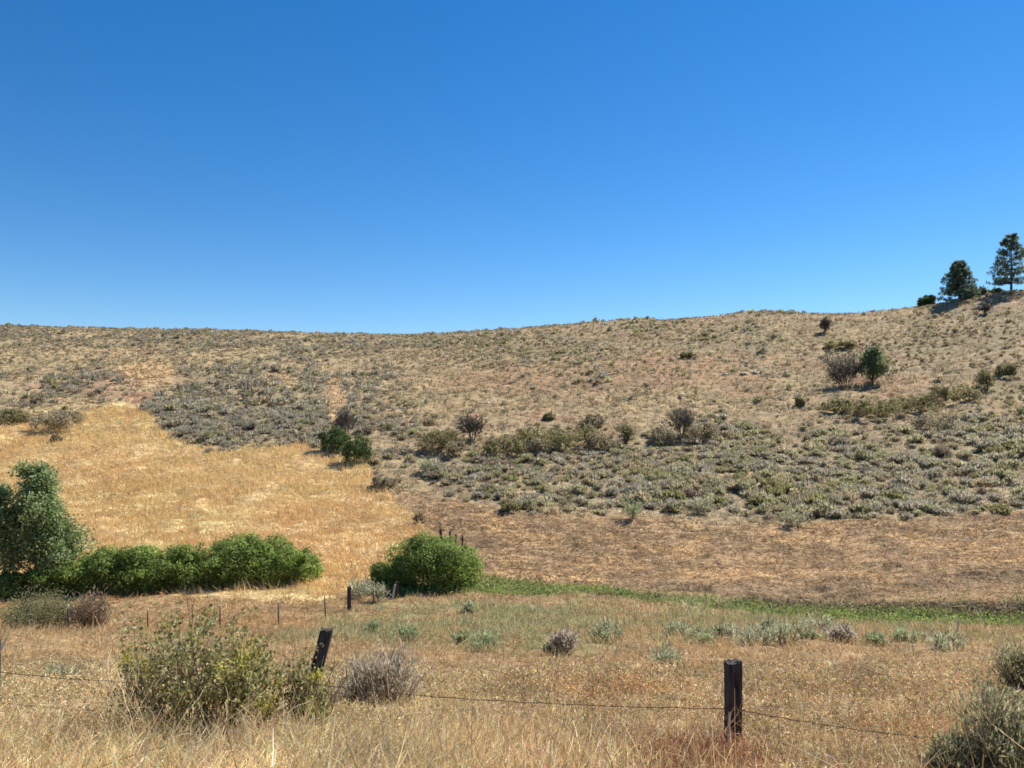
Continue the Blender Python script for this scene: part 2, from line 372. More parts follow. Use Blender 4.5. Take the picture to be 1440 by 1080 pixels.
# ------------------------------------------------------------------ ground
def build_ground():
    Yr = np.concatenate([np.arange(-14, 0, 1.0), np.arange(0, 4.5, .2), np.exp(np.arange(math.log(4.5), math.log(232), .0036)), np.geomspace(236, 1600, 40)])
    u = np.concatenate([-np.geomspace(2.2, .76, 30), np.linspace(-.75, .75, 860), np.geomspace(.76, 2.2, 30)])
    Y, U = np.meshgrid(Yr, u, indexing='ij')
    X = U * np.sqrt(Y * Y + 49)
    X, Y = X.ravel(), Y.ravel()
    Z = H(X, Y)
    px, py, g, m, c, lush, s = masks(X, Y, Z)
    n1, n2, n3 = fbm(X * .5, Y * .35, 61), fbm(X * 1.6, Y * .9, 71), fbm(X * .13, Y * .1, 81)
    def mixc(a, b, t):
        return a + (np.array(b) - a) * t[:, None]
    # field of the near side
    col = np.tile(np.array([.25, .165, .085]), (len(X), 1))
    col = mixc(col, [.24, .165, .085], sstep(.45, .65, n1))
    col = mixc(col, [.17, .165, .075], lush * sstep(.3, .6, n2) * .8)
    # hillside earth between the sagebrush
    hill = sstep(46, 52, Y)
    hc = np.tile(np.array([.30, .218, .122]), (len(X), 1))
    hc = mixc(hc, [.26, .185, .10], sstep(.42, .62, n2))
    hc = mixc(hc, [.38, .265, .135], sstep(.52, .68, n1) * .5)
    hc = mixc(hc, [.28, .15, .095], sstep(.60, .72, n3) * sstep(.4, .6, n1) * .6)
    hc = mixc(hc, [.24, .20, .10], sstep(.58, .72, fbm(X * .2, Y * .15, 91)) * .6)
    hc = mixc(hc, [.42, .31, .155], (1 - sstep(380, 620, px)) * sstep(.42, .6, n2) * .7)
    for e, cc, k in (((205, 523, 42, 14), (.45, .285, .135), .8), ((395, 532, 34, 9), (.43, .28, .14), .6), ((1260, 537, 70, 9), (.31, .17, .10), .4), ((930, 520, 170, 26), (.31, .185, .10), .5),
                     ((1425, 420, 40, 14), (.34, .20, .12), .6), ((100, 545, 60, 8), (.33, .15, .085), .6), ((300, 612, 50, 9), (.26, .12, .075), .8), ((195, 560, 30, 6), (.3, .12, .07), .7),
                     ((471, 560, 12, 36), (.42, .27, .14), .9), ((740, 535, 130, 20), (.30, .18, .095), .5), ((1040, 665, 60, 8), (.42, .26, .12), .6), ((560, 600, 40, 30), (.33, .22, .12), .5)):
        hc = mixc(hc, cc, ell(px + (n2 - .5) * 24, py + (n1 - .5) * 12, *e) * k)
    hc = mixc(hc, [.22, .185, .12], s * .6)
    for e, k in (((300, 612, 60, 10), .8), ((198, 556, 34, 8), .8), ((110, 543, 70, 9), .7), ((150, 528, 50, 7), .7), ((250, 500, 50, 6), .5), ((1180, 510, 80, 7), .6), ((820, 540, 120, 12), .5), ((1230, 540, 70, 8), .7)):
        hc = mixc(hc, [.27, .155, .10], ell(px + (n2 - .5) * 60, py + (n1 - .5) * 16, *e) * k * .7 * sstep(.3, .6, n2))
    col = mixc(col, [0, 0, 0], hill) + hc * hill[:, None]
    gc = np.tile(np.array([.47, .335, .165]), (len(X), 1)); gc = mixc(gc, [.42, .28, .13], sstep(.4, .65, n1)); gc = mixc(gc, [.44, .34, .155], sstep(.5, .7, n3))
    col = col * (1 - g)[:, None] + gc * g[:, None]
    mc = np.tile(np.array([.31, .205, .11]), (len(X), 1)); mc = mixc(mc, [.22, .145, .08], sstep(.42, .62, n2)); mc = mixc(mc, [.36, .225, .105], sstep(.5, .68, n1) * .8)
    mc = mixc(mc, [.16, .115, .07], poly(px, py, [(850, 812), (1000, 820), (1200, 825), (1440, 800), (2000, 790), (2000, 890), (1440, 870), (1200, 862), (1000, 850), (850, 835)], 16) * .75)
    col = col * (1 - m)[:, None] + mc * m[:, None]
    col = mixc(col, [.10, .105, .042], c * .8)
    col = mixc(col, [.055, .05, .032], poly(px, py, BANK, 4) * (1 - c) * (Y < 50) * .9)  # dark weeds and the shade of the cut bank, both put into the colour
    # relief: trodden terraces across the mown slope, clods and hummocks elsewhere, the cut bank of the creek
    terr = fbm(X * .55 + 3, Y * 1.7 + .25 * X, 101) - .5
    Z = Z + m * (terr * .38 + (fbm(X * 1.6, Y * 3.2, 111) - .5) * .2) + g * (fbm(X * .5, Y * .4, 151) - .5) * .3
    Z = Z + (1 - m) * hill * ((fbm(X * .8, Y * 1.1, 121) - .5) * .35 + (fbm(X * 2.4, Y * 2.4, 131) - .5) * .12)
    Z = Z + (1 - hill) * (1 - m) * (fbm(X * 1.1, Y * 1.1, 141) - .5) * .16 * sstep(5, 10, Y)
    nr, nc = len(Yr), len(u)
    i = np.arange(nr - 1)[:, None] * nc; j = np.arange(nc - 1)[None, :]
    f = np.stack([i + j, i + j + 1, i + nc + j + 1, i + nc + j], -1).reshape(-1, 4)
    b = Buf(); b.add(np.stack([X, Y, Z], 1), f, col)
    tag(b.build('ground', ground_mat(), smooth=True), kind='structure')
build_ground()

def scatter(n, y0, y1, p=1.0, amax=.74):
    """n points over the view, thinning with distance"""
    q = R.uniform(0, 1, n)
    k = 2 - p
    Y = (y0 ** k + q * (y1 ** k - y0 ** k)) ** (1 / k) if abs(k) > 1e-6 else y0 * (y1 / y0) ** q
    X = R.uniform(-1, 1, n) * (amax * Y + (3.2 if y0 < 20 else 1.5))
    Z = H(X, Y)
    return X, Y, Z

def rnd(n, s):
    return R.normal(0, s, (n, 3))

UP = np.array([0, 0, 1.0])

# ------------------------------------------------------------------ grasses: nobody could count them
def build_grass():
    # foreground: dry cheatgrass, curled straw and thatch
    b = Buf()
    def tones(X, Y, n):
        left = sstep(.2, -1.2, X)[:, None]
        cc = jit([(.66, .50, .27), (.52, .37, .18), (.76, .61, .37), (.36, .24, .12), (.60, .44, .22)], n, .27) * (1 - left) + jit([(.76, .59, .32), (.63, .47, .235), (.84, .70, .43), (.40, .28, .135), (.67, .52, .27)], n, .27) * left
        cc = cc * (1 + (fbm(X * 2.3, Y * 2.3, 213) - .5)[:, None] * 1.0)
        rust = sstep(.58, .70, fbm(X * .7, Y * .7, 211))[:, None] * .5 * (1 - left)
        cc = cc * (1 - rust) + cc * np.array([.92, .70, .55]) * rust
        rp = (sstep(.75, .2, np.abs(X - 1.68)) * sstep(.75, .15, np.abs(Y - 6.75)) * (R.uniform(size=n) < .7))[:, None] * .9
        return cc * (1 - rp) + cc * np.array([.66, .36, .23]) * rp
    def clear(X, Y):
        return ~((CX + F * X / Y > 1338) & (CX + F * X / Y < 1520) & (Y < 7.9) & (R.uniform(size=len(X)) < .8))
    n = 82000
    X, Y, Z = scatter(n, 4.2, 13.5, 1.3, .80)
    k = clear(X, Y); X, Y, Z = X[k], Y[k], Z[k]; n = len(X)
    tall = fbm(X * .9, Y * .9, 201)
    L = R.uniform(.08, .24, n) * (.5 + .9 * tall) * np.where((Y < 8.2) & (X < .4), 1.3, .9)
    blades(b, np.stack([X, Y, Z - .02], 1), UP * .8 + rnd(n, .7), rnd(n, .9) - np.array([0, 0, .3]), L, np.clip(Y * .0009, .005, .014), tones(X, Y, n), 4)
    # curls of old straw caught at every height of the sward
    n = 255000
    X, Y, Z = scatter(n, 4.2, 14, 1.3, .80)
    k = clear(X, Y); X, Y, Z = X[k], Y[k], Z[k]; n = len(X)
    tall = fbm(X * .9, Y * .9, 201)
    P = np.stack([X, Y, Z + R.uniform(.0, .30, n) * (.3 + tall)], 1)
    crinkles(b, P, rnd(n, 1.0) * np.array([1, 1, .7]) + np.array([0, 0, .2]), 4, R.uniform(.014, .038, n), np.clip(Y * .0012, .0065, .015), tones(X, Y, n))
    # nodding seed heads and chaff
    n = 120000
    X, Y, Z = scatter(n, 4.4, 13, 1.3, .80)
    k = clear(X, Y); X, Y, Z = X[k], Y[k], Z[k]; n = len(X)
    tall = fbm(X * .9, Y * .9, 201)
    cards(b, np.stack([X, Y, Z + R.uniform(.05, .36, n) * (.35 + .9 * tall)], 1), rnd(n, .8) - np.array([0, 0, .4]), R.uniform(.02, .055, n), np.clip(Y * .0015, .008, .016), tones(X, Y, n) * R.uniform(.8, 1.25, (n, 1)))
    n = 2200
    X, Y, Z = scatter(n, 4.6, 12, 1.3, .78)
    blades(b, np.stack([X, Y, Z], 1), UP + rnd(n, .22), rnd(n, .45) - np.array([0, 0, .2]), R.uniform(.3, .55, n), np.clip(Y * .0006, .004, .008), tones(X, Y, n) * 1.1, 5)
    # coarse curled stems of last year, thickest on the near left
    n = 22000
    X, Y, Z = scatter(n, 4.4, 9.2, 1.3, .78)
    k = clear(X, Y) & (R.uniform(size=n) < sstep(2.0, -.3, X) + .2); X, Y, Z = X[k], Y[k], Z[k]; n = len(X)
    tall = fbm(X * 1.3, Y * 1.3, 217)
    blades(b, np.stack([X, Y, Z + R.uniform(0, .30, n) * (.2 + 1.2 * tall)], 1), rnd(n, 1.0) * np.array([1, 1, .6]) + np.array([0, 0, .35]), rnd(n, 1.1) - np.array([0, 0, .25]), R.uniform(.10, .24, n), R.uniform(.007, .012, n), tones(X, Y, n) * 1.12, 4)
    n = 38000
    X, Y, Z = scatter(n, 4.4, 10, 1.3, .78)
    k = clear(X, Y); X, Y, Z = X[k], Y[k], Z[k]; n = len(X); tall = fbm(X * 1.3, Y * 1.3, 217)
    crinkles(b, np.stack([X, Y, Z + R.uniform(0, .22, n) * (.2 + 1.2 * tall)], 1), rnd(n, .8) + np.array([0, 0, .5]), 6, R.uniform(.025, .06, n), R.uniform(.006, .011, n), tones(X, Y, n) * 1.1, .55)
    # taller kinked straw along the near edge, over the foot of the bushes
    n = 52000
    X, Y, Z = scatter(n, 5.0, 8.1, 1.0, .78)
    k = clear(X, Y) & (R.uniform(size=n) < sstep(2.4, -.2, X) * .9 + .12) & (fbm(X * 1.1, Y * 1.1, 219) > R.uniform(.25, .6, n)); X, Y, Z = X[k], Y[k], Z[k]; n = len(X)
    crinkles(b, np.stack([X, Y, Z], 1), UP + rnd(n, .35), 7, R.uniform(.035, .09, n), R.uniform(.0055, .009, n), tones(X, Y, n) * 1.18, .26)
    # a stand of rust brown dock stems in front of the upright post
    n = 700
    X = R.normal(1.62, .33, n); Y = R.normal(6.75, .3, n); Z = H(X, Y)
    cc = jit([(.36, .17, .09), (.42, .22, .12), (.28, .12, .07)], n, .2)
    L = R.uniform(.18, .42, n); lean = UP + rnd(n, .14)
    blades(b, np.stack([X, Y, Z], 1), lean, rnd(n, .08), L, .009, cc, 3)
    for q in range(4):
        cards(b, np.stack([X, Y, Z], 1) + unit(lean) * (L * R.uniform(.55, 1, n))[:, None], rnd(n, .5) + UP, R.uniform(.02, .045, n), .014, cc * R.uniform(.8, 1.3, (n, 1)))
    tag(b.build('dry_grass', STRAW), kind='stuff')

    # the pasture down to the creek
    b = Buf()
    n = 235000
    X, Y, Z = scatter(n, 11, 39, 1.1)
    px, py, g, m, c, lush, s = masks(X, Y, Z)
    keep = (R.uniform(size=n) > np.maximum(c * .9, np.maximum(m, 0)) )
    X, Y, Z, px, py, lush = X[keep], Y[keep], Z[keep], px[keep], py[keep], lush[keep]; n = len(X)
    tone = fbm(X * .45, Y * .3, 221); t2 = fbm(X * 1.5, Y * 1.1, 223)
    cc = jit([(.60, .43, .215), (.52, .36, .17), (.66, .50, .28), (.42, .275, .135)], n, .17) * (1 + (t2 - .5)[:, None] * .7)
    orange = (sstep(560, 300, px) * sstep(24, 30, Y))[:, None] * .75
    cc = cc * (1 - orange) + cc * np.array([1.0, .86, .72]) * orange
    gr = (lush * sstep(.36, .6, tone) * (R.uniform(size=n) < .65))[:, None] * .85
    cc = cc * (1 - gr) + jit([(.36, .34, .155), (.42, .385, .20), (.31, .315, .135)], n, .2) * gr
    gr2 = (sstep(.66, .76, fbm(X * .8, Y * .6, 225)) * (R.uniform(size=n) < .5))[:, None] * .6
    cc = cc * (1 - gr2) + jit([(.34, .31, .15)], n, .2) * gr2
    blades(b, np.stack([X, Y, Z - .02], 1), UP * .7 + rnd(n, .7), rnd(n, .6) - np.array([0, 0, .2]), R.uniform(.07, .21, n) * (.6 + .8 * t2), Y * .0010, cc, 2)
    tag(b.build('pasture_grass', STRAW), kind='stuff')

    # low grey-green forbs among it
    b = Buf()
    n = 16000
    X, Y, Z = scatter(n, 13, 37, 1.0)
    px, py, g, m, c, lush, s = masks(X, Y, Z)
    t1 = fbm(X * .55, Y * .4, 271)
    keep = (R.uniform(size=n) < sstep(.46, .62, t1) * (lush * .95 + .05)) & (m < .4); X, Y, Z = X[keep], Y[keep], Z[keep]; n = len(X); K = 9
    base = jit([(.37, .36, .18), (.43, .41, .235), (.33, .345, .15), (.47, .41, .22)], n, .15)
    P = np.repeat(np.stack([X, Y, Z], 1), K, 0) + rnd(n * K, .07) * np.array([1, 1, 0]); q = np.repeat(R.uniform(.10, .28, n), K)
    blades(b, P, UP + rnd(n * K, .5), rnd(n * K, .4), q * R.uniform(.6, 1.1, n * K), np.repeat(Y, K) * .0011, np.repeat(base, K, 0) * R.uniform(.8, 1.2, (n * K, 1)), 2)
    tag(b.build('pasture_forbs', LEAF), kind='stuff')

    # golden grass of the far field
    b = Buf()
    n = 330000
    X, Y, Z = scatter(n, 37, 100, 1.0, .74)
    px, py, g, m, c, lush, s = masks(X, Y, Z)
    keep = R.uniform(size=n) < g; X, Y, Z = X[keep], Y[keep], Z[keep]; n = len(X)
    t1 = fbm(X * .22, Y * .16, 231); t2 = fbm(X * .9, Y * .6, 233); px = px[keep]; py = py[keep]
    cc = jit([(.73, .535, .26), (.69, .495, .235), (.77, .575, .295)], n, .06) * (1 + (t2 - .5)[:, None] * .28)
    rr = (sstep(.50, .62, t1) + .8 * ell(px, py, 500, 780, 110, 34))[:, None].clip(0, 1) * .6
    cc = cc * (1 - rr) + cc * np.array([.88, .79, .74]) * rr
    yy = (sstep(.45, .3, t1) + .8 * ell(px, py, 250, 700, 120, 40))[:, None].clip(0, 1) * .5
    cc = cc * (1 - yy) + cc * np.array([.92, .96, .86]) * yy
    blades(b, np.stack([X, Y, Z - .04], 1), UP + rnd(n, .5) + np.array([-.2, 0, 0]), rnd(n, .3) - np.array([.1, 0, .15]), R.uniform(.18, .5, n) * (.5 + 1.0 * t2), Y * .0011, cc, 2)
    tag(b.build('golden_grass', STRAW), kind='stuff')

    # stubble and loose hay of the mown slope
    b = Buf()
    n = 230000
    X, Y, Z = scatter(n, 31, 66, 1.0, .76)
    px, py, g, m, c, lush, s = masks(X, Y, Z)
    keep = R.uniform(size=n) < m; X, Y, Z, px, py = X[keep], Y[keep], Z[keep], px[keep], py[keep]; n = len(X)
    terr = fbm(X * .55 + 3, Y * 1.7 + .25 * X, 101) - .5
    keep = R.uniform(size=n) < .35 + 1.6 * np.clip(terr + .15, 0, 1); X, Y, Z, px, py, terr = X[keep], Y[keep], Z[keep], px[keep], py[keep], terr[keep]; n = len(X)
    dk = poly(px, py, [(850, 812), (1000, 820), (1200, 825), (1440, 800), (2000, 790), (2000, 890), (1440, 870), (1200, 862), (1000, 850), (850, 835)], 16)
    patch = fbm(X * .25, Y * .5, 243)
    cc = jit([(.45, .315, .175), (.38, .26, .14), (.53, .39, .23), (.28, .19, .105)], n, .2) * (1 - .28 * dk[:, None]) * (1 + 1.0 * (patch - .5))[:, None]
    gz = (sstep(.62, .72, fbm(X * .5, Y * .5, 241)) * (R.uniform(size=n) < .5))[:, None] * .7
    cc = cc * (1 - gz) + jit([(.17, .17, .08)], n, .2) * gz
    blades(b, np.stack([X, Y, Z + terr * .38 + .02], 1), UP * .4 + rnd(n, .8) * np.array([1.5, .7, .3]), rnd(n, .5) - np.array([0, 0, .3]), R.uniform(.08, .3, n), Y * .0009, cc, 2)
    tag(b.build('mown_stubble', STRAW), kind='stuff')

    # bunchgrass over the hillside
    b = Buf()
    n = 85000
    X, Y, Z = scatter(n, 48, 212, 1.0, .74)
    px, py, g, m, c, lush, s = masks(X, Y, Z)
    t1 = fbm(X * .3, Y * .25, 251)
    keep = (g < .5) & (m < .5) & (R.uniform(size=n) < .25 + .9 * t1 - .3 * s); X, Y, Z, px, py = X[keep], Y[keep], Z[keep], px[keep], py[keep]; n = len(X); K = 5
    base = jit([(.42, .31, .165), (.36, .26, .14), (.31, .265, .155), (.30, .20, .12), (.33, .30, .19), (.28, .25, .14)], n, .15)
    red = sstep(.6, .7, fbm(X * .13, Y * .1, 81))[:, None] * .5
    base = base * (1 - red) + base * np.array([.9, .7, .62]) * red
    P = np.repeat(np.stack([X, Y, Z - .03], 1), K, 0) + rnd(n * K, .16) * np.array([1, 1, 0])
    sz = np.repeat(R.uniform(.16, .5, n), K)
    blades(b, P, UP + rnd(n * K, .55), rnd(n * K, .4) - np.array([0, 0, .15]), sz * R.uniform(.5, 1, n * K), np.repeat(Y, K) * .0011, np.repeat(base, K, 0) * R.uniform(.75, 1.2, (n * K, 1)), 2)
    tag(b.build('hillside_bunchgrass', STRAW), kind='stuff')

    # wet green growth along the creek
    b = Buf()
    n = 330000
    X, Y, Z = scatter(n, 26, 48, 1.0, .76)
    px, py, g, m, c, lush, s = masks(X, Y, Z)
    t1 = fbm(X * .8, Y * .8, 261)
    bank = poly(px, py, BANK, 5)
    keep = R.uniform(size=n) < np.maximum(c * np.clip(-.1 + 2.1 * fbm(X * .45, Y * .6, 265, 4), 0, 1), bank * .33 * sstep(.3, .6, t1)); X, Y, Z, t1, bank = X[keep], Y[keep], Z[keep], t1[keep], bank[keep]; n = len(X)
    px, py, c = px[keep], py[keep], c[keep]
    cc = jit([(.165, .24, .055), (.225, .30, .07), (.285, .335, .105), (.14, .20, .055), (.30, .29, .12)], n, .2) * (.7 + .7 * fbm(X * .35, Y * .5, 263))[:, None]
    bk = (bank * (1 - sstep(.2, .7, c)))[:, None]
    cc = cc * (1 - bk) + jit([(.12, .11, .065), (.08, .09, .045), (.17, .145, .09), (.11, .14, .05)], n, .2) * bk  # bank tufts coloured dark: dark weeds, with the bank's shade painted in
    P = np.stack([X, Y, Z + R.uniform(-.05, .25, n) * t1], 1)
    cards(b, P, UP * .35 + rnd(n, .8), R.uniform(.08, .2, n) * (.5 + t1), Y * .0015, cc)
    tag(b.build('creek_grass', LEAF), kind='stuff')
build_grass()

# ------------------------------------------------------------------ sagebrush
SAGEC = {'grey': [(.42, .38, .275), (.38, .345, .245), (.46, .415, .31), (.35, .305, .23)],
         'green': [(.38, .355, .20), (.42, .39, .235), (.34, .325, .17), (.45, .405, .255)],
         'tan': [(.46, .385, .24), (.42, .35, .215), (.38, .32, .195), (.50, .425, .275)],
         'brown': [(.33, .265, .195), (.37, .295, .215), (.28, .22, .16)],
         'olive': [(.31, .285, .13), (.35, .32, .15), (.26, .245, .11)]}

def sage_local(n, rad, h, rng, tone, L=.26, Wd=.085):
    """one rounded bush of upright tufts about the origin: vertices, faces, colours"""
    b = Buf()
    k = rng.integers(5, 9)
    lump = rng.uniform(-1, 1, (k, 2)) * rad * .62; lr = rng.uniform(.32, .55, k) * rad; lh = rng.uniform(.6, 1.0, k) * h * (1 - .35 * np.linalg.norm(lump, axis=1) / rad)
    w = rng.integers(0, k, n)
    th = rng.uniform(0, 2 * np.pi, n); ph = np.arccos(rng.uniform(0, 1, n)); rr = rng.uniform(.55, 1.0, n)
    d = np.stack([np.sin(ph) * np.cos(th), np.sin(ph) * np.sin(th), np.cos(ph)], 1)
    P = np.stack([lump[w, 0] + d[:, 0] * lr[w] * rr, lump[w, 1] + d[:, 1] * lr[w] * rr, lh[w] * (.30 + .70 * d[:, 2] * rr) - .12 * h], 1)
    ax = d * .8 + UP * .75 + rng.normal(0, .35, (n, 3))
    cards(b, P, ax, rng.uniform(.6, 1.25, n) * L * rad * 2, rng.uniform(.7, 1.3, n) * Wd * rad * 2, jit(SAGEC[tone], n, .15, rng), rng)
    m = max(8, n // 8)                                    # woody stems underneath
    a = rng.uniform(0, 2 * np.pi, m); q = rng.uniform(.1, .75, m) * rad
    e = np.stack([np.cos(a) * q, np.sin(a) * q, rng.uniform(.25, .7, m) * h], 1)
    cards(b, np.stack([e[:, 0] * .2, e[:, 1] * .2, np.full(m, -.08)], 1), e, np.linalg.norm(e, axis=1) * 1.05, .05 * rad * 2, jit([(.10, .08, .06), (.14, .11, .085)], m, .15, rng), rng)
    return b

def build_sage():
    rng = np.random.default_rng(5)
    pts = []
    for y0, y1, cell in ((47, 100, .98), (100, 212, 1.2)):
        ny, nx = int((y1 - y0) / cell), int(2 * .74 * y1 / cell)
        Yg, Xg = np.meshgrid(y0 + (np.arange(ny) + .5) * cell, (np.arange(nx) + .5) * cell - .74 * y1, indexing='ij')
        X = (Xg + rng.uniform(-.48, .48, Xg.shape) * cell).ravel(); Y = (Yg + rng.uniform(-.48, .48, Yg.shape) * cell).ravel()
        k = np.abs(X) < .74 * Y
        pts.append(np.stack([X[k], Y[k]], 1))
    X, Y = np.concatenate(pts).T
    Z = H(X, Y)
    px, py, g, m, c, lush, s = masks(X, Y, Z)
    cl = fbm(X * .14, Y * .09, 301, 3)
    prob = np.clip(s * (.2 + 1.4 * sstep(.32, .6, cl)) + .75 * sstep(.6, .9, s), 0, 1) * np.where(Y > 100, .76, 1.0)
    k = rng.uniform(size=len(X)) < prob
    X, Y, Z, px, py, s = X[k], Y[k], Z[k], px[k], py[k], s[k]; n = len(X)
    size = np.clip(rng.lognormal(-.82, .34, n), .18, .85) * (.66 + .5 * np.clip(s, .2, 1))
    inview = (px > 8) & (px < 1432) & (py > 470)
    rank = np.argsort(-np.where(inview, size / Y, 0))
    single = np.zeros(n, bool); single[rank[:290]] = True
    tones = ['grey', 'green', 'tan', 'brown', 'olive']
    far_left = (px < 560)
    u = rng.uniform(size=n)
    tone = np.where(far_left, np.select([u < .66, u < .78, u < .90, u < .97], [0, 1, 2, 3], 4), np.select([u < .36, u < .68, u < .86, u < .93], [0, 1, 2, 3], 4))
    up_r = (px > 1180) & (py < 575)
    tone = np.where(up_r & (u < .7), 2, tone)
    size = np.where(up_r, size * .8, size)
    # the mass of it
    b = Buf()
    var = {}
    for t in range(5):
        for v in range(7):
            r_ = np.random.default_rng(900 + 10 * t + v)
            for lod, (cnt, L, Wd) in enumerate(((190, .24, .085), (80, .32, .14))):
                var[(t, v, lod)] = [x.arrays() for x in [sage_local(cnt, .5, r_.uniform(.42, .66), r_, tones[t], L, Wd)]][0]
    pick = rng.integers(0, 7, n); lod = (Y > 95).astype(int)
    for key, (v, fl, cc) in var.items():
        idx = np.where((tone == key[0]) & (pick == key[1]) & (lod == key[2]) & ~single)[0]
        if not len(idx): continue
        a = rng.uniform(0, 2 * np.pi, len(idx)); sc = size[idx] * 2
        ca, sa = np.cos(a), np.sin(a)
        vx = (v[None, :, 0] * ca[:, None] - v[None, :, 1] * sa[:, None]) * sc[:, None] + X[idx, None]
        vy = (v[None, :, 0] * sa[:, None] + v[None, :, 1] * ca[:, None]) * sc[:, None] + Y[idx, None]
        vz = v[None, :, 2] * (sc * rng.uniform(.8, 1.2, len(idx)))[:, None] + Z[idx, None]
        col = cc[None] * (1 + rng.normal(0, .13, (len(idx), 1, 1)))
        f = np.concatenate([x for x in fl])
        ff = (f[None] + (np.arange(len(idx)) * len(v))[:, None, None]).reshape(-1, 4)
        b.add(np.stack([vx, vy, vz], -1).reshape(-1, 3), ff, np.clip(col, .01, .9).reshape(-1, 3))
    tag(b.build('sagebrush_cover', SAGEM), kind='stuff')
    # the ones that show largest, each by itself
    src = {}
    word = {0: 'silvery grey', 1: 'grey green', 2: 'pale tan green', 3: 'brownish half dead', 4: 'olive green'}
    for i in np.where(single)[0]:
        t, v = int(tone[i]), int(pick[i])
        if (t, v) not in src:
            r_ = np.random.default_rng(700 + 10 * t + v)
            o = sage_local(420, .5, r_.uniform(.45, .68), r_, tones[t], .20, .06).build('sagebrush', SAGEM)
            src[(t, v)] = o
        else:
            o = src[(t, v)].copy(); C.objects.link(o)
        sc = size[i] * 2
        o.location = (X[i], Y[i], Z[i]); o.rotation_euler = (0, 0, rng.uniform(0, 6.28)); o.scale = (sc, sc, sc * rng.uniform(.8, 1.15))
        q = float(np.clip(1 + rng.normal(0, .1), .75, 1.25)); o.color = (q, q, q, 1)
        if px[i] < 560: where, grp = 'on the slope above the golden field', 'golden field slope'
        elif py[i] > 672: where, grp = 'in the thick stand just above the mown strip', 'stand above the mown strip'
        elif px[i] > 1000: where, grp = 'higher up the slope below the two pines', 'slope below the pines'
        else: where, grp = 'around the olive thickets in the middle of the slope', 'middle of the slope'
        tag(o, f'rounded {word[t]} sagebrush {where}', 'sagebrush', f'{word[t]} sagebrush, {grp}')
build_sage()

# ------------------------------------------------------------------ shrubs, one by one
ST = {
    'bare':   dict(stems=17, depth=2, kids=6, leaves=420, L=.09, W=.05, leaf=[(.12, .115, .075), (.15, .135, .09)], wood=(.145, .118, .10), spread=.42),
    'twiggy': dict(stems=18, depth=2, kids=6, leaves=1900, L=.13, W=.06, leaf=[(.12, .105, .085), (.15, .13, .10), (.10, .10, .07)], wood=(.11, .09, .08), spread=.42),
    'brown':  dict(stems=12, depth=2, kids=4, leaves=700, L=.12, W=.06, leaf=[(.23, .175, .115), (.19, .145, .095), (.26, .21, .13)], wood=(.10, .078, .062), spread=.55),
    'olive':  dict(stems=10, depth=2, kids=4, leaves=1300, L=.13, W=.07, leaf=[(.20, .20, .08), (.245, .23, .10), (.165, .165, .07), (.23, .195, .10)], wood=(.09, .07, .05), spread=.55),
    'dark':   dict(stems=8, depth=1, kids=3, leaves=2600, L=.14, W=.08, leaf=[(.085, .125, .04), (.11, .15, .05), (.07, .10, .035)], wood=(.06, .05, .04), spread=.5, lumps=12),
    'willow': dict(stems=9, depth=1, kids=3, leaves=9000, L=.13, W=.075, leaf=[(.225, .31, .065), (.175, .25, .058), (.305, .375, .09), (.135, .20, .05), (.27, .31, .11)], wood=(.08, .065, .045), spread=.5, lumps=20),
    'rose':   dict(stems=22, depth=2, kids=5, leaves=9000, L=.06, W=.035, leaf=[(.22, .22, .09), (.27, .255, .115), (.18, .19, .075), (.31, .255, .14)], wood=(.25, .19, .13), spread=.5),
    'scrub':  dict(stems=8, depth=1, kids=4, leaves=2600, L=.17, W=.07, leaf=[(.26, .235, .105), (.31, .275, .13), (.21, .20, .09), (.30, .24, .135)], wood=(.13, .10, .075), spread=.6, lumps=16),
    'heath':  dict(stems=8, depth=1, kids=4, leaves=1700, L=.16, W=.06, leaf=[(.34, .285, .18), (.29, .24, .15), (.39, .335, .215)], wood=(.13, .10, .08), spread=.6, lumps=10),
    'forb':   dict(stems=16, depth=1, kids=3, leaves=620, L=.12, W=.016, leaf=[(.36, .365, .215), (.31, .335, .185), (.41, .40, .255)], wood=(.36, .33, .20), spread=.4),
    'bright': dict(stems=14, depth=1, kids=3, leaves=620, L=.10, W=.02, leaf=[(.29, .345, .165), (.34, .38, .20), (.37, .39, .235)], wood=(.32, .31, .17), spread=.4),
    'silver': dict(stems=16, depth=1, kids=3, leaves=650, L=.12, W=.018, leaf=[(.40, .405, .255), (.35, .355, .21), (.46, .45, .30)], wood=(.28, .25, .18), spread=.4),
    'dead':   dict(stems=30, depth=2, kids=4, leaves=1500, L=.09, W=.008, leaf=[(.46, .395, .295), (.40, .34, .255), (.53, .46, .345)], wood=(.38, .32, .24), spread=.35),
    'brush':  dict(stems=34, depth=2, kids=3, leaves=5200, L=.07, W=.013, leaf=[(.27, .265, .14), (.33, .315, .175), (.22, .22, .115), (.38, .33, .20)], wood=(.32, .25, .17), spread=.3),
}

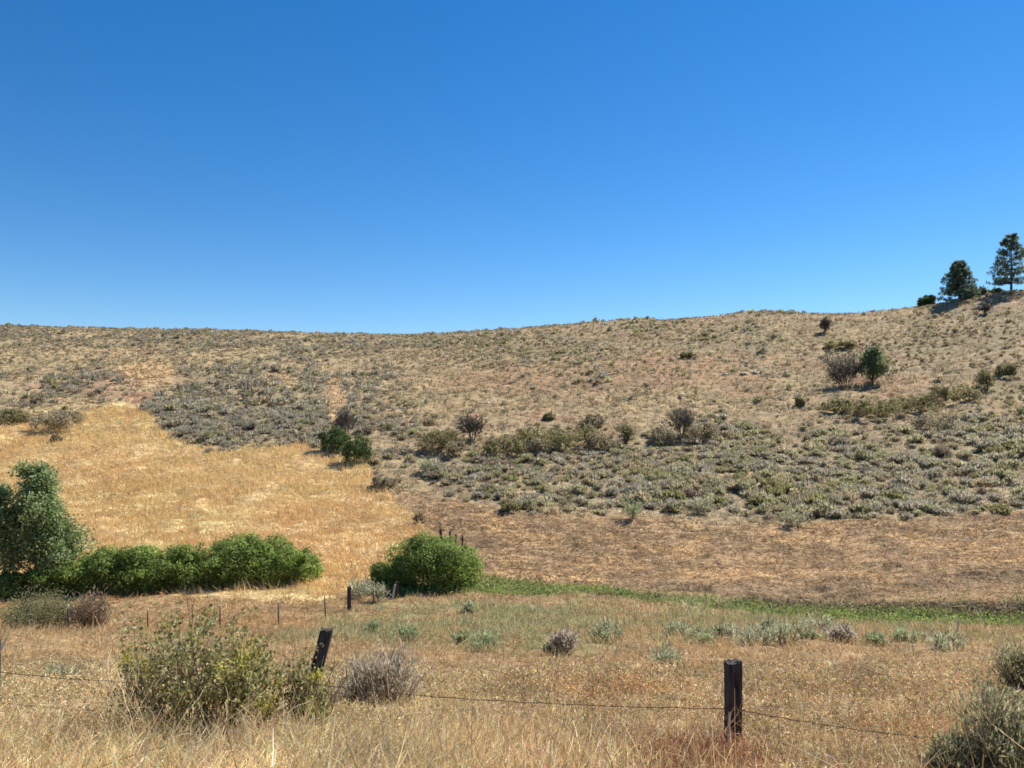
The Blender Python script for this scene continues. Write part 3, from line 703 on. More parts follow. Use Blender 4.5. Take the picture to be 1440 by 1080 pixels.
def shrub(name, label, cat, loc, w, h, style, seed, group=None, depth=None, lean=0., tint=None, more=1.0):
    s = ST[style]; rng = np.random.default_rng(seed)
    root = empty(name, loc, label, cat, group)
    dp = depth or w
    wood, fol = Buf(), Buf(); tips = []
    px1 = loc[1] / 774.0                                            # metres that one pixel of the render covers there
    rmin = max(.0035, .17 * px1) if style not in ('dark', 'willow') else .01
    for k in range(s['stems']):
        a = rng.uniform(0, 2 * np.pi); q = math.sqrt(rng.uniform(.02, 1))
        top = np.array([math.cos(a) * q * w * .5 + lean * h, math.sin(a) * q * dp * .5, h * (1 - (.45 if not s.get('lumps') else .25) * q * q) * rng.uniform(.8, 1.02)])
        base = np.array([top[0] * .22, top[1] * .22, -.05])
        v = top - base; L = np.linalg.norm(v)
        grow(wood, base, v + UP * .12 * L, L * .62, max(.009 + .006 * h, rmin), s['depth'], rng, s['wood'], s['kids'], s['spread'], .12, 5, tips, .55, rmin)
    T = np.array([t[0] for t in tips]); D = np.array([t[1] for t in tips])
    bad = (np.abs(T[:, 0] - lean * T[:, 2]) > w * .56) | (np.abs(T[:, 1]) > dp * .56) | (T[:, 2] > h * 1.08)
    if (~bad).sum() > 10: T, D = T[~bad], D[~bad]
    n = int(s['leaves'] * more)
    Lf, Wf = max(s['L'], 2.0 * px1), max(s['W'], 1.1 * px1)
    if s.get('lumps'):
        m = max(8, int(s['lumps'] * 1.7 * more))
        a = rng.uniform(0, 2 * np.pi, m); q = np.sqrt(rng.uniform(0, 1, m)) * .82
        lp = np.stack([np.cos(a) * q * w * .5, np.sin(a) * q * dp * .5, h * np.sqrt(np.clip(1 - q ** 4, .12, 1)) * rng.uniform(.25, .9, m)], 1)
        lr = rng.uniform(.07, .25, m) * min(w, 1.3 * h)
        j = rng.choice(m, n, p=lr ** 2 / (lr ** 2).sum()); d = unit(rng.normal(size=(n, 3)) + UP * .25); rr = rng.uniform(.5, 1.08, n) ** .6
        P = lp[j] + d * (lr[j] * rr)[:, None] * np.array([1, 1, .85]); ax = rng.normal(0, 1, (n, 3)); ax = ax - d * (ax * d).sum(1, keepdims=True) * .8; nrm = d + UP * .35 + rng.normal(0, .38, (n, 3))
        tone = rng.normal(1, .2, m)[j]
        ok = P[:, 2] > -.05; P, ax, tone, nrm = P[ok], ax[ok], tone[ok], nrm[ok]
        nt = n // 3; jt = rng.integers(0, len(T), nt)                 # loose sprays on the shoot tips
        P = np.concatenate([P, T[jt] * np.array([1, 1, 1.04]) + rng.normal(0, .07, (nt, 3))]); ax = np.concatenate([ax, D[jt] + rng.normal(0, .6, (nt, 3))]); nrm = np.concatenate([nrm, rng.normal(0, 1, (nt, 3))]); tone = np.concatenate([tone, rng.normal(1.05, .15, len(T))[jt]])
        low = rng.uniform(size=n // 3)                              # skirts down to the ground
        a = rng.uniform(0, 2 * np.pi, n // 3)
        P2 = np.stack([np.cos(a) * w * .46 * rng.uniform(.6, 1, n // 3), np.sin(a) * dp * .46 * rng.uniform(.6, 1, n // 3), low * h * .6], 1)
        P = np.concatenate([P, P2]); ax = np.concatenate([ax, rng.normal(0, .7, (n // 3, 3)) + UP * .4]); tone = np.concatenate([tone, np.ones(n // 3)]); nrm = np.concatenate([nrm, rng.normal(0, 1, (n // 3, 3))])
    else:
        j = rng.integers(0, len(T), n)
        P = T[j] + rng.normal(0, .035 * (w + h), (n, 3)); ax = D[j] + UP * .2 + rng.normal(0, .28 if style in ('brush', 'dead') else .4 if style in ('forb', 'bright', 'silver') else .7, (n, 3))
        tone = rng.normal(1, .15, len(T))[j]; nrm = None
    c = jit(s['leaf'], len(P), .17, rng) * tone[:, None]
    if tint is not None: c = c * np.array(tint)
    cards(fol, P, ax, Lf * rng.uniform(.6, 1.25, len(P)), Wf * rng.uniform(.7, 1.25, len(P)), np.clip(c, .01, .8), rng, nrm)
    wood.build('branches', TWIG, root)
    fol.build('foliage', LEAF if style not in ('silver', 'brush', 'dead') else SAGEM, root)
    return root

SHRUBS = [   # base x, base y, width, height in the photograph; kind; name; what it is called
    (1190, 545, 50, 60, 'twiggy', 'bare_shrub', 'dark twiggy shrub just left of the small round green tree on the slope', 'shrub'),
    (1160, 467, 15, 25, 'bare', 'bare_shrub', 'small upright dark shrub alone just below the ridge', 'shrub'),
    (1390, 548, 28, 38, 'olive', 'olive_shrub', 'upright olive shrub casting a shadow on the right upper slope', 'shrub'),
    (1413, 528, 26, 17, 'scrub', 'olive_shrub', 'low olive shrub uphill of the upright olive shrub near the photo edge', 'shrub'),
    (957, 615, 50, 54, 'bare', 'bare_shrub', 'tallest bare twiggy shrub in the middle of the slope', 'shrub'),
    (932, 624, 46, 22, 'heath', 'brown_shrub', 'low dark brown shrub at the left foot of the tallest bare shrub', 'shrub'),
    (986, 618, 57, 26, 'heath', 'brown_shrub', 'low grey brown shrub at the right foot of the tallest bare shrub', 'shrub'),
    (663, 618, 38, 48, 'bare', 'bare_shrub', 'bare dark shrub standing upright left of the olive thicket', 'shrub'),
    (620, 632, 80, 28, 'scrub', 'olive_shrub', 'broad dull olive shrub left of the upright bare shrub', 'shrub'),
    (640, 642, 29, 22, 'heath', 'brown_shrub', 'small dark brown shrub below the upright bare shrub', 'shrub'),
    (708, 638, 77, 21, 'scrub', 'olive_shrub', 'low yellowish olive shrub at the left end of the olive thicket', 'shrub'),
    (758, 630, 97, 29, 'scrub', 'olive_shrub', 'broadest shrub of the olive thicket in the middle of the slope', 'shrub'),
    (815, 626, 95, 28, 'scrub', 'olive_shrub', 'olive shrub at the right end of the olive thicket', 'shrub'),
    (757, 638, 39, 22, 'heath', 'brown_shrub', 'dark brown shrub at the lower edge of the olive thicket', 'shrub'),
    (842, 634, 50, 26, 'heath', 'brown_shrub', 'purplish brown shrub at the lower right edge of the olive thicket', 'shrub'),
    (832, 600, 39, 17, 'heath', 'brown_shrub', 'small dark shrub at the upper right edge of the olive thicket', 'shrub'),
    (772, 590, 18, 8, 'scrub', 'olive_shrub', 'small olive shrub at the upper edge of the olive thicket', 'shrub'),
    (880, 624, 24, 34, 'olive', 'olive_shrub', 'narrow upright olive shrub between the olive thicket and the tallest bare shrub', 'shrub'),
    (487, 610, 44, 40, 'bare', 'bare_shrub', 'bare brown shrub behind the pair of dark green bushes', 'shrub'),
    (472, 634, 46, 34, 'dark', 'green_shrub', 'upper left one of two dark green bushes at the top corner of the golden field', 'bush'),
    (503, 651, 50, 38, 'dark', 'green_shrub', 'lower right one of two dark green bushes at the top corner of the golden field', 'bush'),
    (540, 685, 39, 16, 'heath', 'brown_shrub', 'low brown shrub below the pair of dark green bushes', 'shrub'),
    (15, 596, 57, 22, 'scrub', 'olive_shrub', 'round olive shrub at the far left top of the golden field', 'shrub'),
    (72, 604, 59, 30, 'heath', 'brown_shrub', 'dull brown shrub at the top of the golden field beside the round olive shrub', 'shrub'),
    (100, 595, 39, 18, 'heath', 'brown_shrub', 'flat brown shrub uphill of the dull brown shrub at the golden field top', 'shrub'),
    (78, 622, 22, 10, 'brown', 'brown_shrub', 'tiny dark shrub alone in the top of the golden field', 'shrub'),
    (1185, 578, 70, 15, 'scrub', 'olive_shrub', 'yellowish olive shrub at the left end of the thicket below the small tree', 'shrub'),
    (1232, 584, 92, 21, 'scrub', 'olive_shrub', 'dark olive shrub in the middle of the thicket below the small tree', 'shrub'),
    (1284, 578, 87, 21, 'scrub', 'olive_shrub', 'dull olive shrub at the right end of the thicket below the small tree', 'shrub'),
    (1345, 562, 75, 18, 'scrub', 'olive_shrub', 'olive shrub just downhill of the upright olive shrub with a shadow', 'shrub'),
    (1310, 602, 69, 22, 'heath', 'brown_shrub', 'low wide brown shrub below the thicket on the right slope', 'shrub'),
    (1125, 570, 13, 10, 'scrub', 'olive_shrub', 'small olive shrub left of the yellowish olive shrub', 'shrub'),
    (888, 730, 36, 36, 'bright', 'green_shrub', 'bright green shrub at the lower edge of the sagebrush stand', 'shrub'),
    (1116, 740, 44, 26, 'silver', 'silvery_shrub', 'silvery green shrub standing out on the edge of the mown slope', 'shrub'),
    (988, 725, 40, 36, 'silver', 'silvery_shrub', 'silvery grey shrub at the sagebrush edge between the bright green and the silvery green one', 'shrub'),
    (590, 735, 16, 16, 'brown', 'brown_shrub', 'small brown shrub at the boundary of the golden field and mown slope', 'shrub'),
    (600, 665, 40, 24, 'silver', 'silvery_shrub', 'silvery shrub at the left end of the sagebrush stand', 'shrub'),
    (718, 720, 30, 17, 'scrub', 'olive_shrub', 'olive shrub at the lower left edge of the sagebrush stand', 'shrub'),
    (968, 502, 24, 7, 'scrub', 'olive_shrub', 'small olive shrub below the grey sagebrush patch near the ridge', 'shrub'),
    (1182, 488, 50, 6, 'scrub', 'olive_shrub', 'low yellow green shrub below the small upright dark shrub', 'shrub'),
    # pasture plants
    (570, 899, 49, 22, 'bright', 'leafy_weed', 'pale green weed in the pasture below the big round bush', 'weed'),
    (525, 893, 36, 20, 'bright', 'leafy_weed', 'brighter green weed left of the pale green weed in the pasture', 'weed'),
    (680, 915, 80, 27, 'bright', 'leafy_weed', 'wide green weed patch in the middle of the pasture', 'weed'),
    (648, 903, 33, 16, 'bright', 'leafy_weed', 'small green weed at the left side of the wide green weed patch', 'weed'),
    (793, 919, 44, 36, 'dead', 'twiggy_weed', 'grey twiggy dead weed in the pasture between green weeds', 'weed'),
    (772, 919, 28, 12, 'bright', 'leafy_weed', 'small green weed at the foot of the grey twiggy weed', 'weed'),
    (857, 903, 54, 33, 'forb', 'leafy_weed', 'grey green weed right of the grey twiggy weed', 'weed'),
    (935, 940, 57, 40, 'silver', 'silvery_weed', 'blue green bushy weed with a brown base, nearest of the pasture weeds', 'weed'),
    (952, 895, 52, 25, 'forb', 'leafy_weed', 'grey green weed uphill of the blue green bushy weed', 'weed'),
    (990, 905, 65, 22, 'bright', 'leafy_weed', 'green weed to the right of the grey green weed behind the blue green one', 'weed'),
    (1060, 908, 72, 31, 'silver', 'silvery_weed', 'pale silvery weed behind the upright post', 'weed'),
    (1105, 905, 72, 34, 'forb', 'leafy_weed', 'largest grey green weed beside the creek behind the upright post', 'weed'),
    (1140, 901, 36, 18, 'bright', 'leafy_weed', 'green weed by the largest grey green weed', 'weed'),
    (1180, 903, 46, 26, 'dead', 'twiggy_weed', 'grey twiggy weed near the creek on the right', 'weed'),
    (1235, 906, 44, 14, 'bright', 'leafy_weed', 'low green weed near the creek on the right', 'weed'),
    (1283, 903, 57, 20, 'bright', 'leafy_weed', 'wider green weed near the creek on the right, farther right', 'weed'),
    (1335, 915, 65, 23, 'silver', 'silvery_weed', 'silvery weed in front of the bleached stick by the creek', 'weed'),
    (660, 861, 28, 18, 'silver', 'silvery_weed', 'blue grey weed at the right foot of the big round bush', 'weed'),
    (505, 842, 46, 34, 'silver', 'silvery_shrub', 'silvery shrub beside the dark wooden post of the far fence', 'shrub'),
    (532, 846, 40, 30, 'silver', 'silvery_shrub', 'silvery shrub between the dark wooden post and the last steel post', 'shrub'),
    (518, 836, 40, 26, 'silver', 'silvery_shrub', 'silvery shrub farthest back beside the big round bush', 'shrub'),
    (1075, 896, 52, 27, 'forb', 'leafy_weed', 'grey green weed close behind the pale silvery weed', 'weed'),
    (1022, 896, 52, 20, 'forb', 'leafy_weed', 'low grey green weed left of the pale silvery weed', 'weed'),
    (1150, 888, 57, 22, 'silver', 'silvery_weed', 'silvery weed at the creek edge behind the green weed by the largest one', 'weed'),
    # close to the camera
    (548, 1004, 84, 116, 'dead', 'dead_brush', 'purplish grey dead brush behind the wire', 'shrub'),
    (506, 1000, 52, 84, 'dead', 'dead_brush', 'smaller grey dead brush left of the purplish one', 'shrub'),
    (1436, 985, 60, 92, 'brush', 'grey_brush', 'grey green brush cut by the photo edge, farther of two on the right', 'shrub'),
    (1422, 1120, 150, 170, 'brush', 'grey_brush', 'grey green brush in the bottom right corner, nearest of two', 'shrub'),
    (1345, 1120, 60, 90, 'brush', 'grey_brush', 'low grey brush at the left foot of the bottom right brush', 'shrub'),
    (85, 965, 62, 30, 'silver', 'silvery_weed', 'silvery green weed under the wire on the left', 'weed'),
    (665, 1088, 26, 28, 'bright', 'leafy_weed', 'small dark leafy weed at the bottom edge in the dry grass', 'weed'),
    (97, 1100, 34, 56, 'forb', 'leafy_weed', 'thin green weed at the bottom left in the dry grass', 'weed'),
    (412, 1090, 34, 52, 'forb', 'leafy_weed', 'thin green weed at the bottom below the leaning post', 'weed'),
    (1185, 1092, 20, 18, 'forb', 'leafy_weed', 'small dark leafy weed at the bottom edge right of the post', 'weed'),
]
for i, (bx, by, w, h, st, nm, lab, cat) in enumerate(SHRUBS):
    p = at(bx, by); k = p[1] / F
    shrub(nm, lab, cat, p, w * k, h * k, st, 4000 + i, more=1.0 if w > 30 else .6)

# shrub line at the foot of the golden field, and the shrub in front of it
HEDGE = [(128, 834, 76, 54), (178, 833, 84, 57), (232, 830, 88, 56), (290, 827, 92, 62), (346, 822, 92, 62), (400, 817, 78, 53)]
HL = ['next to the leafy tree', 'second from the leafy tree', 'third from the leafy tree', 'fourth from the leafy tree', 'tallest, fifth from the leafy tree', 'at the right end, farthest from the leafy tree']
for i, (bx, by, w, h) in enumerate(HEDGE):
    p = at(bx, by - 2); k = p[1] / F
    shrub('willow_shrub', f'green willow shrub of the row, {HL[i]}', 'shrub', p, w * k * 1.45, h * k * 1.04, 'willow', 5000 + i, 'green shrubs in the row below the golden field', depth=3.2)
p = on(552, 38.7); k = p[1] / F
shrub('willow_shrub', 'low green bush tapering down at the left foot of the big rounded bush', 'bush', p, 66 * k, 40 * k, 'willow', 5101, depth=2.2, more=.6)
p = on(612, 39.2); k = p[1] / F
shrub('willow_shrub', 'big rounded green bush standing alone at the end of the creek', 'bush', p, 142 * k, 70 * k, 'willow', 5100, depth=4.6, more=2.0)
p = on(64, 24.0); k = p[1] / F
shrub('rose_shrub', 'dull green shrub with purplish twig tips around a steel post of the far fence', 'shrub', p, 172 * k, 60 * k, 'rose', 5200, depth=2.4, tint=(.95, 1.0, 1.05))
p = on(118, 24.2); k = p[1] / F
shrub('rose_shrub', 'bare purplish shrub at the right end of the dull green shrub', 'shrub', p, 50 * k, 70 * k, 'dead', 5201, lean=.2, tint=(.66, .55, .47), more=2.0)

# ------------------------------------------------------------------ trees
def leafy_tree(label, loc, h, w, seed, group, n=5200):
    rng = np.random.default_rng(seed)
    root = empty('leafy_tree', loc, label, 'tree', group)
    tr, fol = Buf(), Buf(); tips = []
    z = np.linspace(-.15, h * .93, 9)
    pts = np.stack([np.cumsum(rng.normal(0, .05, 9)), np.cumsum(rng.normal(0, .05, 9)), z], 1)
    tube(tr, pts, np.linspace(.085, .012, 9), 8, (.22, .2, .16))
    for k in range(44):
        t = rng.uniform(.03, .95); q = pts[0] + (pts[-1] - pts[0]) * t; a = rng.uniform(0, 2 * np.pi)
        reach = w * .5 * (1.05 - t) ** .62 * rng.uniform(.7, 1.1)
        d = np.array([math.cos(a), math.sin(a), .75 + .5 * t])
        grow(tr, q, d, max(reach, .3), .026 * (1.15 - t), 1, rng, (.17, .15, .11), 4, .5, .25, 5, tips, .6, .007)
    T = np.array([t[0] for t in tips]); D = np.array([t[1] for t in tips])
    j = rng.integers(0, len(T), n); P = T[j] + rng.normal(0, .17, (n, 3)); P = P[P[:, 2] < h * 1.02]; m = len(P); j = j[:m]
    tone = rng.normal(1, .15, len(T))[j]
    c = jit([(.20, .285, .09), (.25, .32, .12), (.30, .36, .16), (.16, .225, .075), (.44, .48, .28)], m, .16, rng) * tone[:, None]
    cards(fol, P, rng.normal(0, .8, (m, 3)) - UP * .15, rng.uniform(.10, .17, m), rng.uniform(.07, .12, m), np.clip(c, .01, .6), rng)
    tr.build('trunk', TWIG, root); fol.build('crown', LEAF, root)
    return root

G = 'leafy trees at the left edge of the photo'
leafy_tree('young leafy tree with the tallest pointed crown beside the willow row', on(50, 37.6), 6.3, 4.7, 61, G, 16000)
leafy_tree('shorter leafy tree leaning out to the right of the tallest leafy tree', on(80, 38.0), 4.7, 3.3, 62, G, 9000)
leafy_tree('leafy tree cut by the left edge of the photo', on(-12, 37.4), 5.2, 4.2, 63, G, 10000)
p = on(75, 36.9); k = p[1] / F
shrub('willow_shrub', 'low bright green bush under the leafy trees', 'bush', p, 70 * k, 40 * k, 'willow', 5300, depth=1.6, more=.5)
p = on(20, 36.8)
shrub('willow_shrub', 'low bright green bush at the very left under the leafy trees', 'bush', p, 70 * k, 36 * k, 'willow', 5301, depth=1.6, more=.5)

def pine(label, loc, h, w, seed, clear, dense, lean=0.):
    rng = np.random.default_rng(seed)
    root = empty('pine_tree', loc, label, 'pine')
    tr, fol = Buf(), Buf()
    z = np.linspace(-.3, h, 12); pts = np.stack([np.linspace(0, lean, 12) + np.cumsum(rng.normal(0, .02, 12)), np.cumsum(rng.normal(0, .02, 12)), z], 1)
    tube(tr, pts, np.linspace(.022 * h, .02, 12), 8, (.085, .06, .045))
    P, A = [], []
    for k in range(dense):
        nw = 11; t = clear + (1 - clear) * ((k % nw) + rng.uniform(0, .42)) / nw
        q = np.array([np.interp(t * h, z, pts[:, 0]), np.interp(t * h, z, pts[:, 1]), t * h]); a = rng.uniform(0, 2 * np.pi)
        tt = (t - clear) / (1 - clear)
        prof = (1 - tt) ** .8 * .93 + .07
        if tt < .12: prof *= .82 + tt
        L = w * .5 * prof * rng.uniform(.8, 1.04)
        d = np.array([math.cos(a), math.sin(a), -.12 + .55 * tt])
        bp = [q + unit(d) * L * s + UP * (.16 * L * s * s) + rng.normal(0, .02 * L, 3) * s for s in np.linspace(0, 1, 5)]
        tube(tr, bp, np.linspace(.012 * h * .45 * (1.2 - tt), .014, 5), 4, (.08, .06, .045))
        for s in np.concatenate([[1.0], rng.uniform(.3, 1.0, 7)]):
            i = min(int(s * 4), 3); c = bp[i] + (bp[i + 1] - bp[i]) * (s * 4 - i) + rng.normal(0, .10 * L, 3) * np.array([1, 1, .5])
            m = 15
            dd = unit(rng.normal(size=(m, 3)) + d * .5 + UP * .5)
            P.append(c + dd * .05); A.append(dd)
    P, A = np.concatenate(P), np.concatenate(A); n = len(P)
    cards(fol, P, A, rng.uniform(.24, .5, n), rng.uniform(.09, .16, n), jit([(.15, .20, .13), (.18, .23, .15), (.21, .255, .165), (.12, .16, .11)], n, .18, rng), rng)
    tr.build('trunk', TWIG, root); fol.build('crown', LEAF, root)

def ridge(px, Y, dz=0.):
    p = on(px, Y); p[2] += dz; return p
pine('tall open pine with a bare lower trunk on the ridge at the right edge', ridge(1422, 138.5), 10.4, 8.0, 71, .14, 92)
pine('dense broad cone shaped pine on the ridge, branches down to the ground', ridge(1349, 142), 7.2, 7.6, 78, .02, 165)
p = on(1226, 0) if False else at(1227, 541); k = p[1] / F
rj = np.random.default_rng(75)
def small_tree(label, loc, h, w, seed):
    rng = np.random.default_rng(seed)
    root = empty('small_tree', loc, label, 'tree'); tr, fol = Buf(), Buf(); tips = []
    z = np.linspace(-.1, h * .8, 6); pts = np.stack([rng.normal(0, .05, 6), rng.normal(0, .05, 6), z], 1)
    tube(tr, pts, np.linspace(.12, .03, 6), 6, (.07, .055, .042))
    for q in range(34):
        t = rng.uniform(.08, .95); a = rng.uniform(0, 6.28)
        grow(tr, pts[0] + (pts[-1] - pts[0]) * t, np.array([math.cos(a), math.sin(a), .7]), w * .5 * (1.15 - .75 * t), .045, 1, rng, (.07, .055, .042), 3, .5, .3, 4, tips, .6, .025)
    T = np.array([t[0] for t in tips]); n = 4200; j = rng.integers(0, len(T), n)
    P = T[j] + rng.normal(0, .26, (n, 3))
    cards(fol, P, rng.normal(0, .6, (n, 3)) + UP * .3, rng.uniform(.2, .38, n), rng.uniform(.12, .22, n), jit([(.15, .19, .085), (.19, .235, .11), (.115, .15, .07), (.25, .28, .15)], n, .17, rng) * rng.normal(1, .14, len(T))[j][:, None], rng)
    tr.build('trunk', TWIG, root); fol.build('crown', LEAF, root)
small_tree('small round green tree on the slope beside a dark twiggy shrub', p, 55 * k, 40 * k, 75)
p = ridge(1303, 147); k = p[1] / F
shrub('green_shrub', 'dark rounded bush on the skyline left of the two pines', 'bush', p, 24 * k, 16 * k, 'dark', 5400)
p = ridge(1381, 141); k = p[1] / F
shrub('bare_shrub', 'small leafless shrub on the skyline between the two pines', 'shrub', p, 12 * k, 14 * k, 'bare', 5401)
p = ridge(1400, 143); k = p[1] / F
shrub('green_shrub', 'low dark bush on the skyline at the left foot of the open pine', 'bush', p, 22 * k, 11 * k, 'dark', 5402, more=.5)
p = at(1385, 441); k = p[1] / F
shrub('bare_shrub', 'small dark leafless shrub on the slope under the two pines', 'shrub', p, 12 * k, 16 * k, 'bare', 5403)

# ------------------------------------------------------------------ the big leafy bush by the near fence
def currant(name, label, loc, w, h, dp, seed, nstem, nleaf, yellow, barel, mid=None):
    rng = np.random.default_rng(seed)
    root = empty(name, loc, label, 'bush'); wood, fol = Buf(), Buf(); tips = []
    for k in range(nstem):
        q = rng.uniform(-1, 1); a = rng.uniform(-1, 1)
        hh = h * (1 - .42 * q * q) * rng.uniform(.42, 1.12)
        base = np.array([q * w * .24, a * dp * .3, -.05]); top = np.array([q * w * .5, a * dp * .5, hh])
        v = top - base; tl = []
        grow(wood, base, v + UP * .2, np.linalg.norm(v) * .72, .010, 2, rng, (.30, .23, .16) if q < -.35 else (.19, .145, .10), 3, .45, .22, 5, tl, .5, .0028)
        for t in tl: tips.append((t[0], t[1], q))
    T = np.array([t[0] for t in tips]); D = np.array([t[1] for t in tips])
    ok = (np.abs(T[:, 0]) < w * .53) & (T[:, 2] < h * 1.06) & (np.abs(T[:, 1]) < dp * .6); T, D = T[ok], D[ok]
    keep = rng.uniform(size=len(T)) < np.where(T[:, 0] < -w * .16, np.where(T[:, 2] > h * .6, .75, barel), 1.0)
    keep &= rng.uniform(size=len(T)) < sstep(-.05 * h, .2 * h, T[:, 2]) + .15
    T, D = T[keep], D[keep]
    j = rng.integers(0, len(T), nleaf)
    P = T[j] + rng.normal(0, .028, (nleaf, 3)); ax = D[j] * .5 + rng.normal(0, .8, (nleaf, 3))
    c = jit([(.28, .265, .09), (.34, .315, .12), (.20, .20, .07), (.50, .45, .25)], nleaf, .2, rng)
    for (yx, yz, yr) in yellow:
        y = np.exp(-(((P[:, 0] - yx) ** 2 + (P[:, 2] - yz) ** 2) / yr ** 2))[:, None]
        c = c * (1 - y) + jit([(.66, .58, .10), (.54, .52, .09), (.72, .62, .16)], nleaf, .15, rng) * y
    s = rng.uniform(.55, 1.15, nleaf)
    cards(fol, P, ax,   .05 * s, .036 * s, np.clip(c, .02, .6), rng)
    wood.build('branches', TWIG, root); fol.build('foliage', LEAF, root)
    return root
p = on(274, 8.5); k = p[1] / F
currant('leafy_bush', 'wide twiggy bush with small round leaves in front of the near fence', p, 286 * k, 186 * k, 1.0, 81, 74, 8000,
        [(-.69, 1.02, .13), (-.53, .78, .12), (.56, 1.0, .12), (.42, .50, .12), (.9, .55, .09)], .25)
p = on(434, 8.45)
currant('leafy_bush', 'small leafy bush growing up against the leaning post', p, 44 * k, 136 * k, .30, 82, 22, 2900, [(.02, .42, .1), (.12, .8, .08)], 1.0)

# ------------------------------------------------------------------ near fence
def post_mesh(w, d, h, rng, side=9, nz=40, sink=.5):
    """a squared old timber: grooved faces, worn edges, uneven top"""
    ring = []
    for (x0, y0, x1, y1) in ((-1, -1, 1, -1), (1, -1, 1, 1), (1, 1, -1, 1), (-1, 1, -1, -1)):
        for t in np.linspace(0, 1, side, endpoint=False): ring.append((x0 + (x1 - x0) * t, y0 + (y1 - y0) * t))
    ring = np.array(ring); n = len(ring)
    rad = np.linalg.norm(ring, axis=1, keepdims=True); ring = ring / rad * np.minimum(rad, 1.37)
    gr = rng.normal(0, .032, n); gr[rng.integers(0, n, 8)] -= .16
    v = []
    zz = np.linspace(-sink, h, nz)
    topcut = np.convolve(np.tile(rng.normal(0, .009, n), 3), [.25, .5, .25], 'same')[n:2 * n] + ring[:, 0] * .012
    for z in zz:
        g = gr + rng.normal(0, .008, n) + .02 * np.sin(z * 5 + np.arange(n))
        t = max(0, (z - h + .02) / .02)
        q = ring * (1 + g[:, None]) * np.array([w / 2, d / 2]) * (1 - .03 * t)
        zc = np.full(n, z) + (topcut if z == zz[-1] else 0)
        v.append(np.concatenate([q, zc[:, None]], 1))
    v = np.array(v)
    i = np.arange(nz - 1)[:, None] * n; j = np.arange(n)[None]; k = (j + 1) % n
    f = np.stack([i + j, i + k, i + n + k, i + n + j], -1).reshape(-1, 4)
    b = Buf(); b.add(v.reshape(-1, 3), f, (1, 1, 1))
    top = v[-1]; inner = top * np.array([.6, .6, 1]) - np.array([0, 0, .008]); cen = np.array([[0, 0, top[:, 2].mean() - .012]])
    jj = np.arange(n); kk = (jj + 1) % n
    b.add(np.concatenate([top, inner]), np.stack([jj, kk, n + kk, n + jj], 1), (1, 1, 1))
    b.add(np.concatenate([inner, cen]), np.stack([jj, kk, np.full(n, n)], 1), (1, 1, 1))
    return b

rp = np.random.default_rng(91)
def wood_post(label, loc, w, d, h, rz=0, tilt=(0, 0), group='posts of the near fence', name='fence_post', mat=None, **kw):
    o = post_mesh(w, d, h, rp, **kw).build(name, mat or OLDWOOD)
    o.location = loc; o.rotation_euler = (tilt[1], tilt[0], rz)
    return tag(o, label, 'fence post', group)

pA = on(1031, 7.8); hA = zy(7.8, 930) - pA[2]
wood_post('squared black timber fence post standing upright in the dry grass', pA, .142, .142, hA, .10)
pB = on(421, 8.85); hB = (zy(8.85, 888) - pB[2]) / math.cos(.24)
wood_post('black timber fence post leaning to the right beside the small leafy bush', pB, .135, .135, hB, .12, (.24, -.05))
pC = on(-16, 9.6); hC = zy(9.6, 902) - pC[2]
wood_post('dark timber fence post cut by the left photo edge', pC, .16, .16, hC, .1, (.03, 0))
# bleached stick against that post, and the little stake before the upright one
def stick(label, cat, name, a, b_, r, mat=GREYWOOD):
    b = Buf(); t = np.linspace(0, 1, 6)[:, None]; a, b_ = np.array(a), np.array(b_)
    m = a * (1 - t) + b_ * t + rp.normal(0, .004, (6, 3)); tube(b, m - a, np.linspace(r, r * .75, 6), 7, (1, 1, 1))
    o = b.build(name, mat); o.location = a
    return tag(o, label, cat)
stick('bleached pale stick leaning across the post at the left photo edge', 'stick', 'dead_stick', on(-30, 9.35) + np.array([-.1, 0, .25]), ((10 - CX) / F * 9.35, 9.35, zy(9.35, 897)), .014)
q = on(1025, 7.55); stick('short pale weathered stake in front of the upright post', 'stake', 'wooden_stake', q, (q[0] + .005, 7.55, zy(7.55, 1001)), .013)
q = at(1345, 893); stick('bleached pale stick standing at the edge of the creek', 'stick', 'dead_stick', q, (q[0] + .06, q[1], q[2] + .4), .026)

def wire(label, pts, r=.0042):
    pts = np.array(pts, float); b = Buf()
    seg = []
    for a, c in zip(pts[:-1], pts[1:]):
        t = np.linspace(0, 1, 24, endpoint=False)[:, None]; m = a * (1 - t) + c * t
        m[:, 2] -= .06 * 4 * (t * (1 - t))[:, 0]; seg.append(m)
    m = np.concatenate(seg + [pts[-1:]]); m += rp.normal(0, .004, m.shape)
    tube(b, m, r, 5, (1, 1, 1))
    o = b.build('barbed_wire', RUST); tag(o, label, 'wire', 'wires of the near fence')
    s = 0; first = None
    d = np.cumsum(np.linalg.norm(np.diff(m, axis=0), axis=1)); d = np.concatenate([[0], d])
    for x in np.arange(.08, d[-1], .13):
        q = np.array([np.interp(x, d, m[:, i]) for i in range(3)])
        if first is None:
            bb = Buf()
            for e in ((.6, .3, 1), (-.6, .2, -1), (.5, -.5, .8), (-.4, .4, .9)):
                e = unit(np.array(e, float)); tube(bb, [-e * .004, e * .022], [.0035, .0015], 4, (1, 1, 1))
            c = first = bb.build('barb', RUST)
        else:
            c = first.copy(); C.objects.link(c)
        c.parent = o; c.location = q; c.rotation_euler = tuple(rp.uniform(0, 3, 3))
def wp(px, py, Y):
    return ((px - CX) / F * Y, Y, zy(Y, py))
wire('rusty upper strand of barbed wire strung along the timber posts', [wp(-60, 941, 9.75), wp(-6, 945, 9.5), wp(433, 962, 8.72), wp(1029, 997, 7.68), wp(1500, 1050, 6.9)])
